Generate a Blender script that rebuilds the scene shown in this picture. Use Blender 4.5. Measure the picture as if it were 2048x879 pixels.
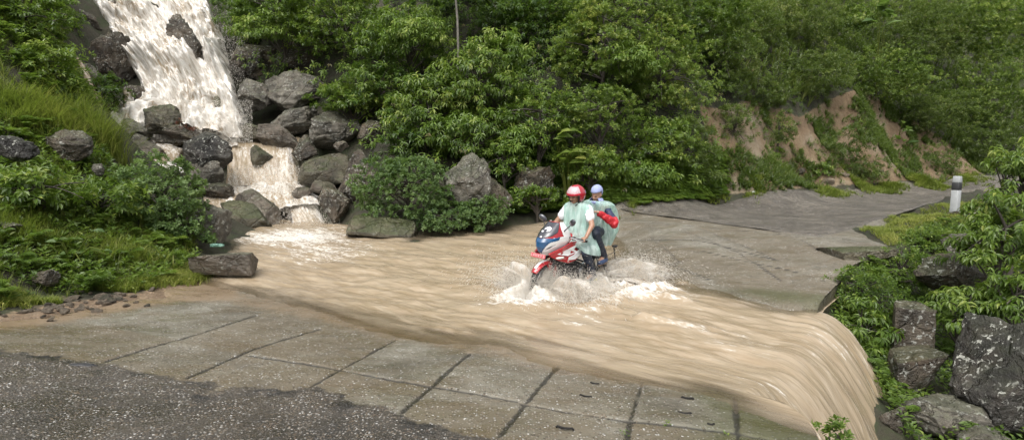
import bpy, bmesh, math, random
import numpy as np
from mathutils import Vector, Matrix, noise as mnoise
R = math.radians
SC = bpy.context.scene
for o in list(bpy.data.objects): bpy.data.objects.remove(o)
C = SC.collection

# ------------------------------------------------------------------ camera
FPX, CAMH = 1200.0, 2.14
PITCH = math.atan(139.5/1200)
cd = bpy.data.cameras.new('camera'); cam = bpy.data.objects.new('camera', cd); C.objects.link(cam)
cd.sensor_width = 36; cd.lens = 36*FPX/2048; cd.clip_start = .05; cd.clip_end = 600
cam.location = (0, 0, CAMH); cam.rotation_euler = (R(90)-PITCH, 0, 0)
SC.camera = cam
# ------------------------------------------------------------------ light
SUN_EL, SUN_ROT = R(58), R(200)
w = bpy.data.worlds.new('World'); SC.world = w; w.use_nodes = True
nt = w.node_tree; nt.nodes.clear()
sky = nt.nodes.new('ShaderNodeTexSky'); sky.sky_type = 'NISHITA'; sky.sun_disc = False
sky.sun_elevation = SUN_EL; sky.sun_rotation = SUN_ROT; sky.air_density = 1.0; sky.dust_density = 6.0; sky.ozone_density = .6
hs = nt.nodes.new('ShaderNodeHueSaturation'); hs.inputs['Saturation'].default_value = .16
bg = nt.nodes.new('ShaderNodeBackground'); bg.inputs[1].default_value = .15
ow = nt.nodes.new('ShaderNodeOutputWorld')
nt.links.new(sky.outputs[0], hs.inputs['Color']); nt.links.new(hs.outputs[0], bg.inputs[0]); nt.links.new(bg.outputs[0], ow.inputs[0])
sd = bpy.data.lights.new('sun', 'SUN'); sun = bpy.data.objects.new('sun', sd); C.objects.link(sun)
sd.energy = .8; sd.angle = R(60); sd.color = (1, .985, .96)
dirv = Vector((math.sin(SUN_ROT)*math.cos(SUN_EL), math.cos(SUN_ROT)*math.cos(SUN_EL), math.sin(SUN_EL)))
sun.rotation_euler = dirv.to_track_quat('Z', 'Y').to_euler(); sun.location = (0, 0, 40)
SC.view_settings.view_transform = 'Standard'; SC.view_settings.look = 'None'
SC.view_settings.gamma = 1; SC.view_settings.exposure = 0.82; SC.view_settings.use_curve_mapping = False
SC.cycles.max_bounces = 6; SC.cycles.transparent_max_bounces = 24
SC.cycles.use_denoising = True

# ------------------------------------------------------------------ pixel helpers (photo pixels -> world, used only to measure places)
cpi, spi = math.cos(PITCH), math.sin(PITCH)
def ray(px, py):
    u = (px-1024)/FPX; v = (439.5-py)/FPX
    return np.array([u, cpi+v*spi, -spi+v*cpi])
def PY(px, py, Y):
    d = ray(px, py); t = Y/d[1]
    return np.array([d[0]*t, Y, CAMH+d[2]*t])
def PZ(px, py, z):
    d = ray(px, py); t = (z-CAMH)/d[2]
    return np.array([d[0]*t, d[1]*t, z])
def proj(p):
    p = np.asarray(p, float); x, y, z = p[..., 0], p[..., 1], p[..., 2]-CAMH
    F = y*cpi-z*spi; U = y*spi+z*cpi
    F = np.where(F < .05, .05, F)
    return 1024+FPX*x/F, 439.5-FPX*U/F
def sb(x, y): return .5*x+.8660254*y, .8660254*x-.5*y
def xy(s, b): return .5*s+.8660254*b, .8660254*s-.5*b
def sstep(e0, e1, x):
    t = np.clip((x-e0)/(e1-e0), 0, 1); return t*t*(3-2*t)

# ------------------------------------------------------------------ numpy noise
_rs = np.random.RandomState(7); _T = _rs.rand(4096).astype(np.float64)*2-1
def vnoise(p):
    p = np.asarray(p, float); i = np.floor(p).astype(np.int64); f = p-i; f = f*f*(3-2*f)
    def h(a, b, c): return _T[((a*73856093) ^ (b*19349663) ^ (c*83492791)) & 4095]
    x, y, z = i[..., 0], i[..., 1], i[..., 2]; fx, fy, fz = f[..., 0], f[..., 1], f[..., 2]
    def l(a, b, t): return a+(b-a)*t
    return l(l(l(h(x, y, z), h(x+1, y, z), fx), l(h(x, y+1, z), h(x+1, y+1, z), fx), fy),
             l(l(h(x, y, z+1), h(x+1, y, z+1), fx), l(h(x, y+1, z+1), h(x+1, y+1, z+1), fx), fy), fz)
def fbm(p, o=4, g=.5):
    p = np.asarray(p, float); r = 0; a = 1
    for k in range(o): r = r+a*vnoise(p*(2**k)+k*17.3); a *= g
    return r
def st3(x, y, z=0.0):
    x, y = np.broadcast_arrays(np.asarray(x, float), np.asarray(y, float)); return np.stack([x, y, np.broadcast_to(z, x.shape)], -1)

# ------------------------------------------------------------------ object helpers
def tag(o, label=None, cat=None, group=None, kind=None):
    if label: o['label'] = label
    if cat: o['category'] = cat
    if group: o['group'] = group
    if kind: o['kind'] = kind
    return o
def empty(name, loc=(0, 0, 0), rot=(0, 0, 0)):
    o = bpy.data.objects.new(name, None); C.objects.link(o); o.location = loc; o.rotation_euler = rot; return o
def npmesh(name, V, F, mat, parent=None, smooth=True, attrs=None, uv=None, corner_n=None):
    """V Nx3, F list of (M x k) int arrays"""
    me = bpy.data.meshes.new(name); V = np.asarray(V, np.float32)
    if not isinstance(F, (list, tuple)): F = [F]
    F = [np.asarray(f, np.int32) for f in F if len(f)]
    me.vertices.add(len(V)); me.vertices.foreach_set('co', V.ravel())
    nl = sum(f.size for f in F); npoly = sum(len(f) for f in F)
    me.loops.add(nl); me.polygons.add(npoly)
    me.loops.foreach_set('vertex_index', np.concatenate([f.ravel() for f in F]))
    tot = np.concatenate([np.full(len(f), f.shape[1], np.int32) for f in F])
    start = np.concatenate([[0], np.cumsum(tot)[:-1]]).astype(np.int32)
    me.polygons.foreach_set('loop_start', start)
    try: me.polygons.foreach_set('loop_total', tot)
    except Exception: pass
    me.polygons.foreach_set('use_smooth', np.full(npoly, smooth))
    for k, a in (attrs or {}).items():
        at = me.attributes.new(k, 'FLOAT', 'POINT'); at.data.foreach_set('value', np.asarray(a, np.float32).ravel())
    if uv is not None:
        at = me.attributes.new('flow', 'FLOAT_VECTOR', 'POINT')
        at.data.foreach_set('vector', np.concatenate([uv, np.zeros((len(uv), 1))], 1).astype(np.float32).ravel())
    me.update(calc_edges=True); me.validate()
    for m in (mat if isinstance(mat, (list, tuple)) else [mat]): me.materials.append(m)
    o = bpy.data.objects.new(name, me); C.objects.link(o); o.parent = parent
    return o
def gridfaces(nr, nc, keep=None):
    i = np.arange(nr-1)[:, None]*nc+np.arange(nc-1)[None, :]
    F = np.stack([i, i+1, i+nc+1, i+nc], -1).reshape(-1, 4)
    return F if keep is None else F[keep.ravel()]
def bmobj(name, bm, mat, parent=None, smooth=True, bevel=0, sub=0):
    me = bpy.data.meshes.new(name); bm.normal_update(); bm.to_mesh(me); bm.free()
    for m in (mat if isinstance(mat, (list, tuple)) else [mat]): me.materials.append(m)
    for p in me.polygons: p.use_smooth = smooth
    o = bpy.data.objects.new(name, me); C.objects.link(o); o.parent = parent
    if bevel:
        b = o.modifiers.new('b', 'BEVEL'); b.width = bevel; b.segments = 2; b.limit_method = 'ANGLE'; b.angle_limit = R(40)
    if sub:
        b = o.modifiers.new('s', 'SUBSURF'); b.levels = sub; b.render_levels = sub
    return o
def bake(o):
    dg = bpy.context.evaluated_depsgraph_get(); ev = o.evaluated_get(dg)
    me = bpy.data.meshes.new_from_object(ev); old = o.data; o.modifiers.clear(); o.data = me; me.name = old.name
    return o

# ------------------------------------------------------------------ material helpers
class NT:
    def __init__(s, name):
        s.m = bpy.data.materials.new(name); s.m.use_nodes = True; s.t = s.m.node_tree; s.t.nodes.clear()
        s.out = s.t.nodes.new('ShaderNodeOutputMaterial')
    def n(s, typ, **kw):
        nd = s.t.nodes.new('ShaderNode'+typ)
        for k, v in kw.items():
            if k.startswith('i_'):
                k2 = k[2:]; k2 = int(k2) if k2.isdigit() else k2.replace('_', ' '); s.set(nd.inputs[k2], v)
            else: setattr(nd, k, v)
        return nd
    def set(s, inp, v):
        if isinstance(v, bpy.types.NodeSocket): s.t.links.new(v, inp)
        elif isinstance(v, bpy.types.Node): s.t.links.new(v.outputs[0], inp)
        elif isinstance(v, (tuple, list)) and len(v) == 3 and inp.type == 'RGBA': inp.default_value = (*v, 1)
        else: inp.default_value = v
    def attr(s, name): return s.n('Attribute', attribute_name=name).outputs['Fac']
    def vattr(s, name): return s.n('Attribute', attribute_name=name).outputs['Vector']
    def geo(s, k='Position'): return s.n('NewGeometry').outputs[k]
    def obj(s): return s.n('TexCoord').outputs['Object']
    def mapv(s, v, scale=(1, 1, 1), rot=(0, 0, 0)): return s.n('Mapping', i_Vector=v, i_Scale=scale, i_Rotation=rot).outputs[0]
    def noise(s, v, scale, detail=4, rough=.55, dist=0, out='Fac'):
        return s.n('TexNoise', i_Vector=v, i_Scale=scale, i_Detail=detail, i_Roughness=rough, i_Distortion=dist).outputs[out]
    def vor(s, v, scale, feature='F1', out='Distance', rnd=1.0):
        return s.n('TexVoronoi', feature=feature, i_Vector=v, i_Scale=scale, i_Randomness=rnd).outputs[out]
    def math(s, op, a, b=0.0, c=None, clamp=False):
        nd = s.n('Math', operation=op, use_clamp=clamp); s.set(nd.inputs[0], a); s.set(nd.inputs[1], b)
        if c is not None: s.set(nd.inputs[2], c)
        return nd.outputs[0]
    def rng(s, v, a, b, c=0.0, d=1.0, smooth=True):
        return s.n('MapRange', interpolation_type='SMOOTHSTEP' if smooth else 'LINEAR', i_0=v, i_1=a, i_2=b, i_3=c, i_4=d).outputs[0]
    def mix(s, f, a, b, mode='MIX'):
        nd = s.n('Mix', data_type='RGBA', blend_type=mode); s.set(nd.inputs[0], f); s.set(nd.inputs[6], a); s.set(nd.inputs[7], b); return nd.outputs[2]
    def ramp(s, f, stops):
        nd = s.n('ValToRGB'); s.set(nd.inputs[0], f); cr = nd.color_ramp
        while len(cr.elements) < len(stops): cr.elements.new(.5)
        for e, (p, c) in zip(cr.elements, stops): e.position = p; e.color = (*c, 1)
        return nd.outputs[0]
    def bump(s, h, dist=.01, strength=1.0, normal=None):
        nd = s.n('Bump', i_Height=h, i_Distance=dist, i_Strength=strength)
        if normal is not None: s.set(nd.inputs['Normal'], normal)
        return nd.outputs[0]
    def bsdf(s, **kw):
        b = s.n('BsdfPrincipled')
        for k, v in kw.items(): s.set(b.inputs[k.replace('_', ' ')], v)
        return b
    def done(s, sh):
        s.t.links.new(sh if isinstance(sh, bpy.types.NodeSocket) else sh.outputs[0], s.out.inputs[0]); return s.m

def simple(name, col, rough=.5, metal=0, coat=0, var=0, **kw):
    t = NT(name); c = col
    if var:
        c = t.mix(t.noise(t.obj(), 9, 4), tuple(x*(1-var) for x in col), tuple(min(1, x*(1+var)) for x in col))
    b = t.bsdf(Base_Color=c, Roughness=rough, Metallic=metal, **kw)
    b.inputs['Coat Weight'].default_value = coat; b.inputs['Coat Roughness'].default_value = .08
    return t.done(b)

def leafmat(name, stops, rough=.38, trans=.5, spec=.5):
    t = NT(name)
    oi = t.n('ObjectInfo').outputs['Random']
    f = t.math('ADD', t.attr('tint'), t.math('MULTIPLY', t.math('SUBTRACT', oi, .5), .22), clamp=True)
    col = t.ramp(f, stops)  # top stops of the green ramps paint leaf highlights, besides yellow leaves
    p = t.bsdf(Base_Color=col, Roughness=rough); p.inputs['Specular IOR Level'].default_value = spec
    tr = t.n('BsdfTranslucent', i_Color=t.mix(.5, col, (.16, .26, .02), 'MIX'))
    ms = t.n('MixShader', i_0=trans); t.set(ms.inputs[1], p); t.set(ms.inputs[2], tr)
    return t.done(ms)
M = {}
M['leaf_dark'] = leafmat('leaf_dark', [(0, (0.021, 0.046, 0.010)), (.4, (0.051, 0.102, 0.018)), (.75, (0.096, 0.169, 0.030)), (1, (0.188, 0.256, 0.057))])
M['leaf_mid'] = leafmat('leaf_mid', [(0, (0.038, 0.072, 0.011)), (.4, (0.088, 0.151, 0.023)), (.75, (0.168, 0.246, 0.039)), (1, (0.322, 0.371, 0.081))])
M['leaf_yellow'] = leafmat('leaf_yellow', [(0, (0.047, 0.083, 0.016)), (.4, (0.114, 0.173, 0.032)), (.75, (0.201, 0.275, 0.057)), (1, (0.402, 0.422, 0.103))])
M['leaf_olive'] = leafmat('leaf_olive', [(0, (0.040, 0.064, 0.016)), (.4, (0.087, 0.125, 0.030)), (.75, (0.147, 0.198, 0.048)), (1, (0.255, 0.269, 0.081))])
M['leaf_blue'] = leafmat('leaf_blue', [(0, (0.035, 0.070, 0.021)), (.4, (0.083, 0.147, 0.041)), (.75, (0.147, 0.220, 0.071)), (1, (0.228, 0.307, 0.115))], rough=.5)
M['grass'] = leafmat('grass', [(0, (0.074, 0.092, 0.018)), (.4, (0.147, 0.182, 0.032)), (.75, (0.241, 0.275, 0.052)), (1, (0.402, 0.384, 0.103))], rough=.5)
M['leaf_highlight'] = leafmat('leaf_highlight', [(0, (.05, .10, .015)), (.4, (.13, .21, .035)), (.75, (.21, .31, .055)), (1, (.36, .42, .11))])  # light green variety that also paints thicket highlights into the leaf colour
M['dry'] = leafmat('dry', [(0, (.07, .06, .02)), (.5, (.15, .13, .05)), (1, (.24, .2, .1))])
M['red_leaf'] = leafmat('red_leaf', [(0, (.05, .012, .01)), (1, (.2, .05, .03))], trans=.2)

def rockmat(name, a, b, lich=.5, moss=.3, rough=.42, brown=0.3):
    t = NT(name); P = t.obj()
    oi = t.n('ObjectInfo').outputs['Random']
    P2 = t.n('VectorMath', operation='ADD', i_0=P, i_1=t.n('CombineXYZ', i_0=t.math('MULTIPLY', oi, 37.), i_1=t.math('MULTIPLY', oi, 11.)).outputs[0]).outputs[0]
    n1 = t.noise(P2, 1.6, 8, .65); n2 = t.noise(P2, 9, 6, .7, .6); n3 = t.noise(P2, 3.1, 5, .6)
    col = t.mix(t.rng(n1, .35, .68), a, b)
    col = t.mix(t.math('MULTIPLY', t.rng(n3, .48, .72), brown), col, (.11, .066, .036))
    col = t.mix(t.rng(n2, .3, .75), t.mix(1.0, col, (.66, .66, .66), 'MULTIPLY'), col)
    lm = t.math('MULTIPLY', t.rng(t.noise(P2, 15, 3, .6, .4), .56, .62), t.rng(t.noise(P2, 2.3, 2), .42, .56))
    col = t.mix(t.math('MULTIPLY', lm, lich), col, (.44, .44, .39))
    nz = t.n('SeparateXYZ', i_0=t.geo('Normal')).outputs[2]
    mm = t.math('MULTIPLY', t.rng(t.math('ADD', nz, t.math('MULTIPLY', t.noise(P2, 5, 5), 1.2)), .95, 1.5), moss)
    col = t.mix(mm, col, (.055, .075, .018))
    st_ = t.noise(t.mapv(P2, (6, 6, 1.1)), 2.0, 5, .6)
    col = t.mix(t.rng(st_, .5, .75, 0, .55), col, t.mix(1.0, col, (.60, .58, .56), 'MULTIPLY'))
    h = t.math('ADD', t.math('MULTIPLY', n2, .6), t.noise(P2, 34, 4, .7))
    h = t.math('ADD', h, t.math('MULTIPLY', t.rng(t.vor(t.n('VectorMath', operation='ADD', i_0=P2, i_1=t.math('MULTIPLY', n3, .6)).outputs[0], 2.4, 'DISTANCE_TO_EDGE'), 0, .06), .8))
    h = t.math('ADD', h, t.math('MULTIPLY', t.noise(t.mapv(P2, (1, 1, 5), (.5, .3, 0)), 4, 5, .7), 1.2))
    bs = t.bsdf(Base_Color=col, Roughness=t.rng(n2, .3, .7, rough-.12, rough+.25), Normal=t.bump(h, .035, 1.0))
    return t.done(bs)
M['rock'] = rockmat('rock_grey', (.075, .068, .053), (.26, .235, .188), lich=.65)
M['rock_dark'] = rockmat('rock_dark', (.036, .029, .020), (.155, .125, .088), lich=.75, brown=.5, rough=.34)
M['rock_tan'] = rockmat('rock_tan', (.085, .070, .052), (.24, .20, .155), lich=.35, brown=.5)
M['rock_black'] = rockmat('rock_black', (.022, .020, .017), (.10, .09, .076), lich=.95, moss=.15, brown=.15, rough=.36)
M['rock_wet'] = rockmat('rock_wet_olive', (.050, .045, .028), (.16, .14, .09), lich=.2, moss=.5, rough=.3)
M['bark'] = simple('bark', (.06, .05, .04), .8, var=.4)
M['bark_pale'] = simple('bark_pale', (.12, .11, .09), .7, var=.6)
# ================================================================== GROUND
def wlevel(x, y): return .030*np.maximum(0, y-9.5)
def zfg(s): return .03+.054*(5.4-s)
CP = []
def cz(px, py, z): CP.append(PZ(px, py, z))
def cy(px, py, Y): CP.append(PY(px, py, Y))
for s_ in (-6, -3, 0, 2, 3.6, 4.8, 5.3):
    for b_ in (-9.5, -6, -3.2, -1, 3):
        if s_ > 4.5 and b_ < -7: continue
        x_, y_ = xy(s_, b_); CP.append(np.array([x_, y_, zfg(s_)]))
def shore(px, py):
    y = PZ(px, py, 0.05)[1]; z = 0.0
    for k in range(6): p = PZ(px, py, z); z = float(wlevel(p[0], p[1]))
    CP.append(PZ(px, py, z+.005))
for q in [(395, 566), (480, 585), (560, 605), (700, 645), (850, 680), (1050, 722), (1280, 762), (1480, 790), (1640, 605), (1500, 590), (1340, 566), (1262, 520), (1235, 470),
          (1225, 447), (1100, 428), (1030, 436), (1000, 458), (900, 472), (830, 482), (452, 500), (385, 536), (462, 480)]: shore(*q)
for b_ in (.6, -.3, -2, -4, -6):
    for s_, z_ in ((6.3, -.12), (7.4, -.15), (8.4, -.13)):
        x_, y_ = xy(s_, b_); CP.append(np.array([x_, y_, z_-(.14 if b_ > -1 else 0)]))
for s_, b_, z_ in ((5.8, -.4, -.16), (5.75, .4, -.2), (9.0, -.3, -.16), (9.0, .5, -.2)): x_, y_ = xy(s_, b_); CP.append(np.array([x_, y_, z_]))
for q in [(560, 540), (620, 500), (700, 470), (800, 520), (900, 500), (1000, 490), (480, 540), (1120, 470), (640, 470), (560, 480)]:
    z = 0.
    for k in range(6): p = PZ(*q, z); z = float(wlevel(p[0], p[1]))
    CP.append(PZ(*q, z-.2))
for b_ in (-1.2, -3.2): 
    for s_, z_ in ((10.3, .05), (12, .19), (14, .35)):
        x_, y_ = xy(s_, b_); CP.append(np.array([x_, y_, z_]))
for q in [(1240, 440, 15), (1240, 418, 16.5), (1400, 430, 15.8), (1400, 398, 19), (1600, 378, 23), (1800, 362, 27), (1980, 352, 31), (1640, 470, 12.5), (1760, 440, 15), (1880, 405, 20), (1980, 385, 23),
          (1500, 400, 19.2), (1700, 395, 21.5), (1850, 380, 24.5),
          (1700, 530, 10.0), (1780, 492, 11.5), (1908, 430, 15.5), (2048, 440, 15), (2048, 400, 18.5), (2100, 360, 28), (2300, 352, 33), (2400, 420, 18),
          # left bank
          (0, 628, 7.0), (180, 598, 7.9), (330, 580, 8.7), (0, 565, 7.7), (0, 520, 8.2), (200, 545, 9.0), (200, 510, 9.5), (0, 450, 8.9), (200, 450, 10.3), (355, 520, 10.3), (360, 480, 11.3), (400, 500, 11.2), (0, 350, 10), (200, 345, 11.8), (330, 400, 12.6),
          (0, 250, 11.2), (150, 270, 13), (0, 100, 13), (120, 130, 16), (0, 0, 14.2), (60, 0, 18), (-400, 300, 9), (-400, 0, 12), (-400, 640, 5.6), (-900, 640, 4), (-900, 300, 7), (-1500, 500, 4), (-1500, 0, 8),
          # waterfall and rocks
          (330, 255, 20.6), (450, 262, 20.6), (380, 130, 22.6), (330, 15, 24), (330, -60, 27), (100, -60, 24), (500, -60, 26), (150, 190, 19.5), (200, 60, 22), (250, 292, 18.8), (300, 335, 17.2), (350, 400, 14.2), (420, 455, 14.0), (480, 462, 15.0),
          (520, 305, 19.6), (520, 330, 19.1), (520, 380, 18.7), (520, 405, 17.8), (520, 455, 16.9), (650, 305, 19), (700, 250, 19.6), (650, 150, 20.6), (560, 210, 21), (560, 100, 22), (560, 0, 23.5),
          (750, 300, 17.8), (750, 400, 16.4), (700, 445, 15.8), (900, 420, 15.9), (900, 300, 17.6), (900, 150, 19.8), (900, 0, 22.5), (1050, 410, 16.7), (1050, 300, 17.9), (1100, 150, 20), (1100, 0, 23),
          (1240, 300, 18.3), (1300, 150, 21), (1300, 0, 24.5), (1400, 300, 20.3), (1400, 200, 21.6), (1450, 100, 24.5), (1450, 0, 27), (1600, 260, 24.2), (1600, 190, 25.3), (1600, 80, 29), (1600, 0, 32),
          (1720, 370, 25.2), (1720, 200, 27.2), (1700, 160, 28.6), (1800, 285, 28.6), (1800, 230, 30), (1800, 100, 35), (1800, 0, 39), (1940, 310, 31.5), (2000, 180, 37), (2000, 0, 45), (2200, 340, 34.5), (2200, 250, 38), (2200, 0, 50), (2700, 330, 36), (2700, 0, 55),
          (0, -300, 20), (600, -300, 34), (1100, -300, 36), (1500, -300, 42), (2000, -300, 60), (-900, -300, 14)]: cy(*q)
CP = np.array(CP)
def rbf(P):
    A = np.sqrt(((P[:, None, :2]-P[None, :, :2])**2).sum(-1)); n = len(P)
    K = np.zeros((n+3, n+3)); K[:n, :n] = A-.03*np.eye(n); K[:n, n] = 1; K[:n, n+1:] = P[:, :2]; K[n, :n] = 1; K[n+1:, :n] = P[:, :2].T
    return np.linalg.solve(K, np.concatenate([P[:, 2], [0, 0, 0]]))
CW = rbf(CP)
def rbfev(P, W, x, y):
    x, y = np.broadcast_arrays(np.asarray(x, float), np.asarray(y, float)); sh = x.shape; x = x.ravel(); y = y.ravel(); out = np.empty(len(x))
    for k in range(0, len(x), 20000):
        d = np.sqrt((x[k:k+20000, None]-P[None, :, 0])**2+(y[k:k+20000, None]-P[None, :, 1])**2)
        out[k:k+20000] = d@W[:len(P)]+W[-3]+W[-2]*x[k:k+20000]+W[-1]*y[k:k+20000]
    return out.reshape(sh)
LP = np.array([PY(*q) for q in [(1640, 720, 7.4), (1700, 800, 6.9), (1800, 879, 6.4), (1780, 700, 8.6), (1900, 600, 10.2), (1900, 500, 12.4), (2048, 560, 11), (2048, 470, 13.2), (2048, 700, 8.8), (2048, 879, 6.7), (1850, 780, 7.7),
      (1650, 1050, 6), (1750, 1150, 5.5), (1950, 1100, 5.5), (1700, 560, 10.1), (1790, 520, 11.6), (1850, 470, 13.3), (1930, 435, 15.6), (2200, 430, 16), (2300, 600, 12), (2400, 900, 7), (2100, 400, 19)]]+
     [np.array([3, 2, -2.6]), np.array([5, 1, -2.8]), np.array([3, -4, -2.4]), np.array([9, 0, -2.5]), np.array([16, 4, -1.5]), np.array([22, 12, -.5]), np.array([26, 24, .8])])
LW = rbf(LP)
E_s = np.array([-8., 4.62, 4.93, 5.12, 5.27, 5.36, 9.45, 11.5, 13.7, 17.5, 30]); E_b = np.array([.05, -.10, -.18, -.28, -.44, -.76, -.37, -.02, .62, 3.4, 12.])
def bE(s): return np.interp(s, E_s, E_b)
def upper(x, y): return rbfev(CP, CW, x, y)
def hground(x, y, micro=True):
    x = np.asarray(x, float); y = np.asarray(y, float)
    s, b = sb(x, y); t = b-bE(s); u = upper(x, y)
    far = sstep(12.5, 16, s)
    k = sstep(-.25, .2+.6*far, t); l = np.minimum(rbfev(LP, LW, x, y), u)
    h = u*(1-k)+l*k
    if micro:
        road = roadmask(x, y); off = 1-sstep(-.1, .5, road)
        rough = np.maximum(np.clip((y-9)/8, 0, 1)*off, k)
        h = h+rough*(.35*fbm(st3(x*.55, y*.55), 4)+.05*fbm(st3(x*3, y*3), 3))*np.clip(off+k, 0, 1)+off*(1-k)*.03*fbm(st3(x*4, y*4), 4)
    return h
# plan polygons (signed distance, positive inside)
def sdpoly(pts, x, y):
    pts = np.asarray(pts, float)[:, :2]; x = np.asarray(x, float); y = np.asarray(y, float)
    d = np.full(x.shape, 1e9); ins = np.zeros(x.shape, bool); n = len(pts)
    for i in range(n):
        a = pts[i]; b = pts[(i+1) % n]; e = b-a; wx = x-a[0]; wy = y-a[1]
        t = np.clip((wx*e[0]+wy*e[1])/(e@e+1e-12), 0, 1); d = np.minimum(d, (wx-e[0]*t)**2+(wy-e[1]*t)**2)
        c = ((a[1] > y) != (b[1] > y)) & (x < (b[0]-a[0])*(y-a[1])/(b[1]-a[1]+1e-12)+a[0]); ins ^= c
    d = np.sqrt(d); return np.where(ins, d, -d)
def onroad(px, py):
    d = ray(px, py); Ys = np.arange(3, 60, .02); t = Ys/d[1]; z = CAMH+d[2]*t; h = upper(d[0]*t, Ys)
    i = np.argmax(z < h) if (z < h).any() else np.argmin(z-h)
    return np.array([d[0]*t[i], Ys[i], h[i]])
ROADPOLY = [onroad(*q)[:2] for q in [(1215, 424), (1400, 401), (1600, 381), (1800, 364), (1985, 353)]]+[(36, 38), (38, 34)]+[onroad(*q)[:2] for q in [(1985, 378), (1880, 403), (1760, 438), (1700, 458)]]
ROADPOLY += [xy(s_, float(bE(s_))) for s_ in (13.6, 11.5, 9.45, 5.36, 5.27, 5.12, 4.93, 4.62, 0, -6)]
ROADPOLY += [(-14, 1.5)]+[onroad(*q)[:2] for q in [(-250, 650), (0, 642), (180, 612), (330, 590), (420, 560)]]+[xy(9, -8.5)]+[xy(12.5, -5.6)]
def roadmask(x, y): return sdpoly(ROADPOLY, x, y)
# earth face on the right bank (pixel outline -> plan test by projecting)
def inpx(P, poly):
    px, py = proj(P); return sdpoly(np.array(poly, float), px, py)
EARTH = [(1393, 205), (1440, 215), (1500, 195), (1560, 215), (1600, 230), (1660, 195), (1720, 170), (1790, 215), (1850, 250), (1930, 300), (1975, 348), (1900, 358), (1600, 380), (1440, 393), (1425, 330)]
xs = np.unique(np.concatenate([np.arange(-40, -12, 1.2), np.arange(-12, 12, .11), np.arange(12, 31, .16), np.arange(31, 75, 1.5)]))
ys = np.unique(np.concatenate([np.arange(-12, 2, 1.), np.arange(2, 16, .11), np.arange(16, 32, .17), np.arange(32, 80, 1.2)]))
X, Y = np.meshgrid(xs, ys); Z = hground(X, Y); RM = roadmask(X, Y)
s_, b_ = sb(X, Y); tE = b_-bE(s_)
Z = np.where((RM > -.05), np.minimum(Z, upper(X, Y))-.05*sstep(-.05, .12, RM), Z)
GP = np.stack([X, Y, Z], -1)
ea = inpx(GP, EARTH); ea = np.where((Y > 18) & (X > 5), ea, -200)
# gullies and crumbling relief on the earth face
ge = sstep(-6, 14, ea)
Z = Z+sstep(0, 40, ea)*(.10*fbm(st3(X*.9+3, Y*.5, 2), 5)-.12*np.abs(fbm(st3(X*2.4, Y*.7, 5), 4)))
GP[..., 2] = Z
dirt = sstep(.9, -.3, np.abs(RM)) * (X < 0)
def soil():
    t = NT('soil'); P = t.geo()
    e = t.attr('earth'); d = t.attr('dirt')
    n = t.noise(P, 1.1, 7, .6); n2 = t.noise(P, 7, 6, .65); n3 = t.noise(P, 2.7, 5, .6, .5)
    base = t.mix(t.rng(n, .3, .7), (.018, .017, .009), (.045, .040, .022))  # dark humus tone, kept low to paint shaded gaps between the foliage
    base = t.mix(t.rng(n3, .45, .65, 0, .7), base, (.03, .045, .012))
    streak = t.noise(t.mapv(P, (2.2, .5, .35)), 2.2, 6, .65)
    ec = t.ramp(t.rng(t.noise(P, .55, 6, .62), .3, .7), [(0, (.085, .056, .028)), (.35, (.155, .104, .056)), (.65, (.18, .13, .076)), (1, (.22, .18, .125))])
    ec = t.mix(t.rng(streak, .48, .70, 0, .65), ec, (.10, .062, .036))
    ec = t.mix(t.rng(n2, .55, .75, 0, .6), ec, (.085, .058, .036))
    em = t.rng(t.math('ADD', e, t.math('MULTIPLY', t.math('SUBTRACT', n2, .5), .7)), .35, .6)
    c = t.mix(em, base, ec)
    dc = t.mix(t.rng(n2, .35, .7), (.13, .085, .05), (.24, .17, .105))
    dc = t.mix(t.rng(t.vor(P, 26), .1, .25), (.3, .26, .21), dc)
    dm = t.rng(t.math('ADD', d, t.math('MULTIPLY', t.math('SUBTRACT', n2, .5), .8)), .3, .55)
    c = t.mix(dm, c, dc)
    h = t.math('ADD', t.math('MULTIPLY', streak, t.math('MULTIPLY', e, 2.)), t.math('ADD', n2, t.math('MULTIPLY', t.noise(P, 30, 4, .7), .5)))
    return t.done(t.bsdf(Base_Color=c, Roughness=t.rng(dm, 0, 1, .85, .55), Normal=t.bump(h, .08, .8)))
M['soil'] = soil()
g = npmesh('ground', GP.reshape(-1, 3), gridfaces(*X.shape), M['soil'], attrs={'earth': ge, 'dirt': dirt}); tag(g, kind='structure')

def hz(x, y): return hground(x, y)
def gpt(px, py, lo=2.5, hi=70):
    """world point where the ground stands behind this photo pixel"""
    d = ray(px, py); Ys = np.concatenate([np.arange(lo, 35, .05), np.arange(35, hi, .5)]); t = Ys/d[1]
    z = CAMH+d[2]*t; h = hground(d[0]*t, Ys); i = np.argmax(z < h)
    if not (z < h).any(): i = len(Ys)-1
    return np.array([d[0]*t[i], Ys[i], h[i]])

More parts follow.
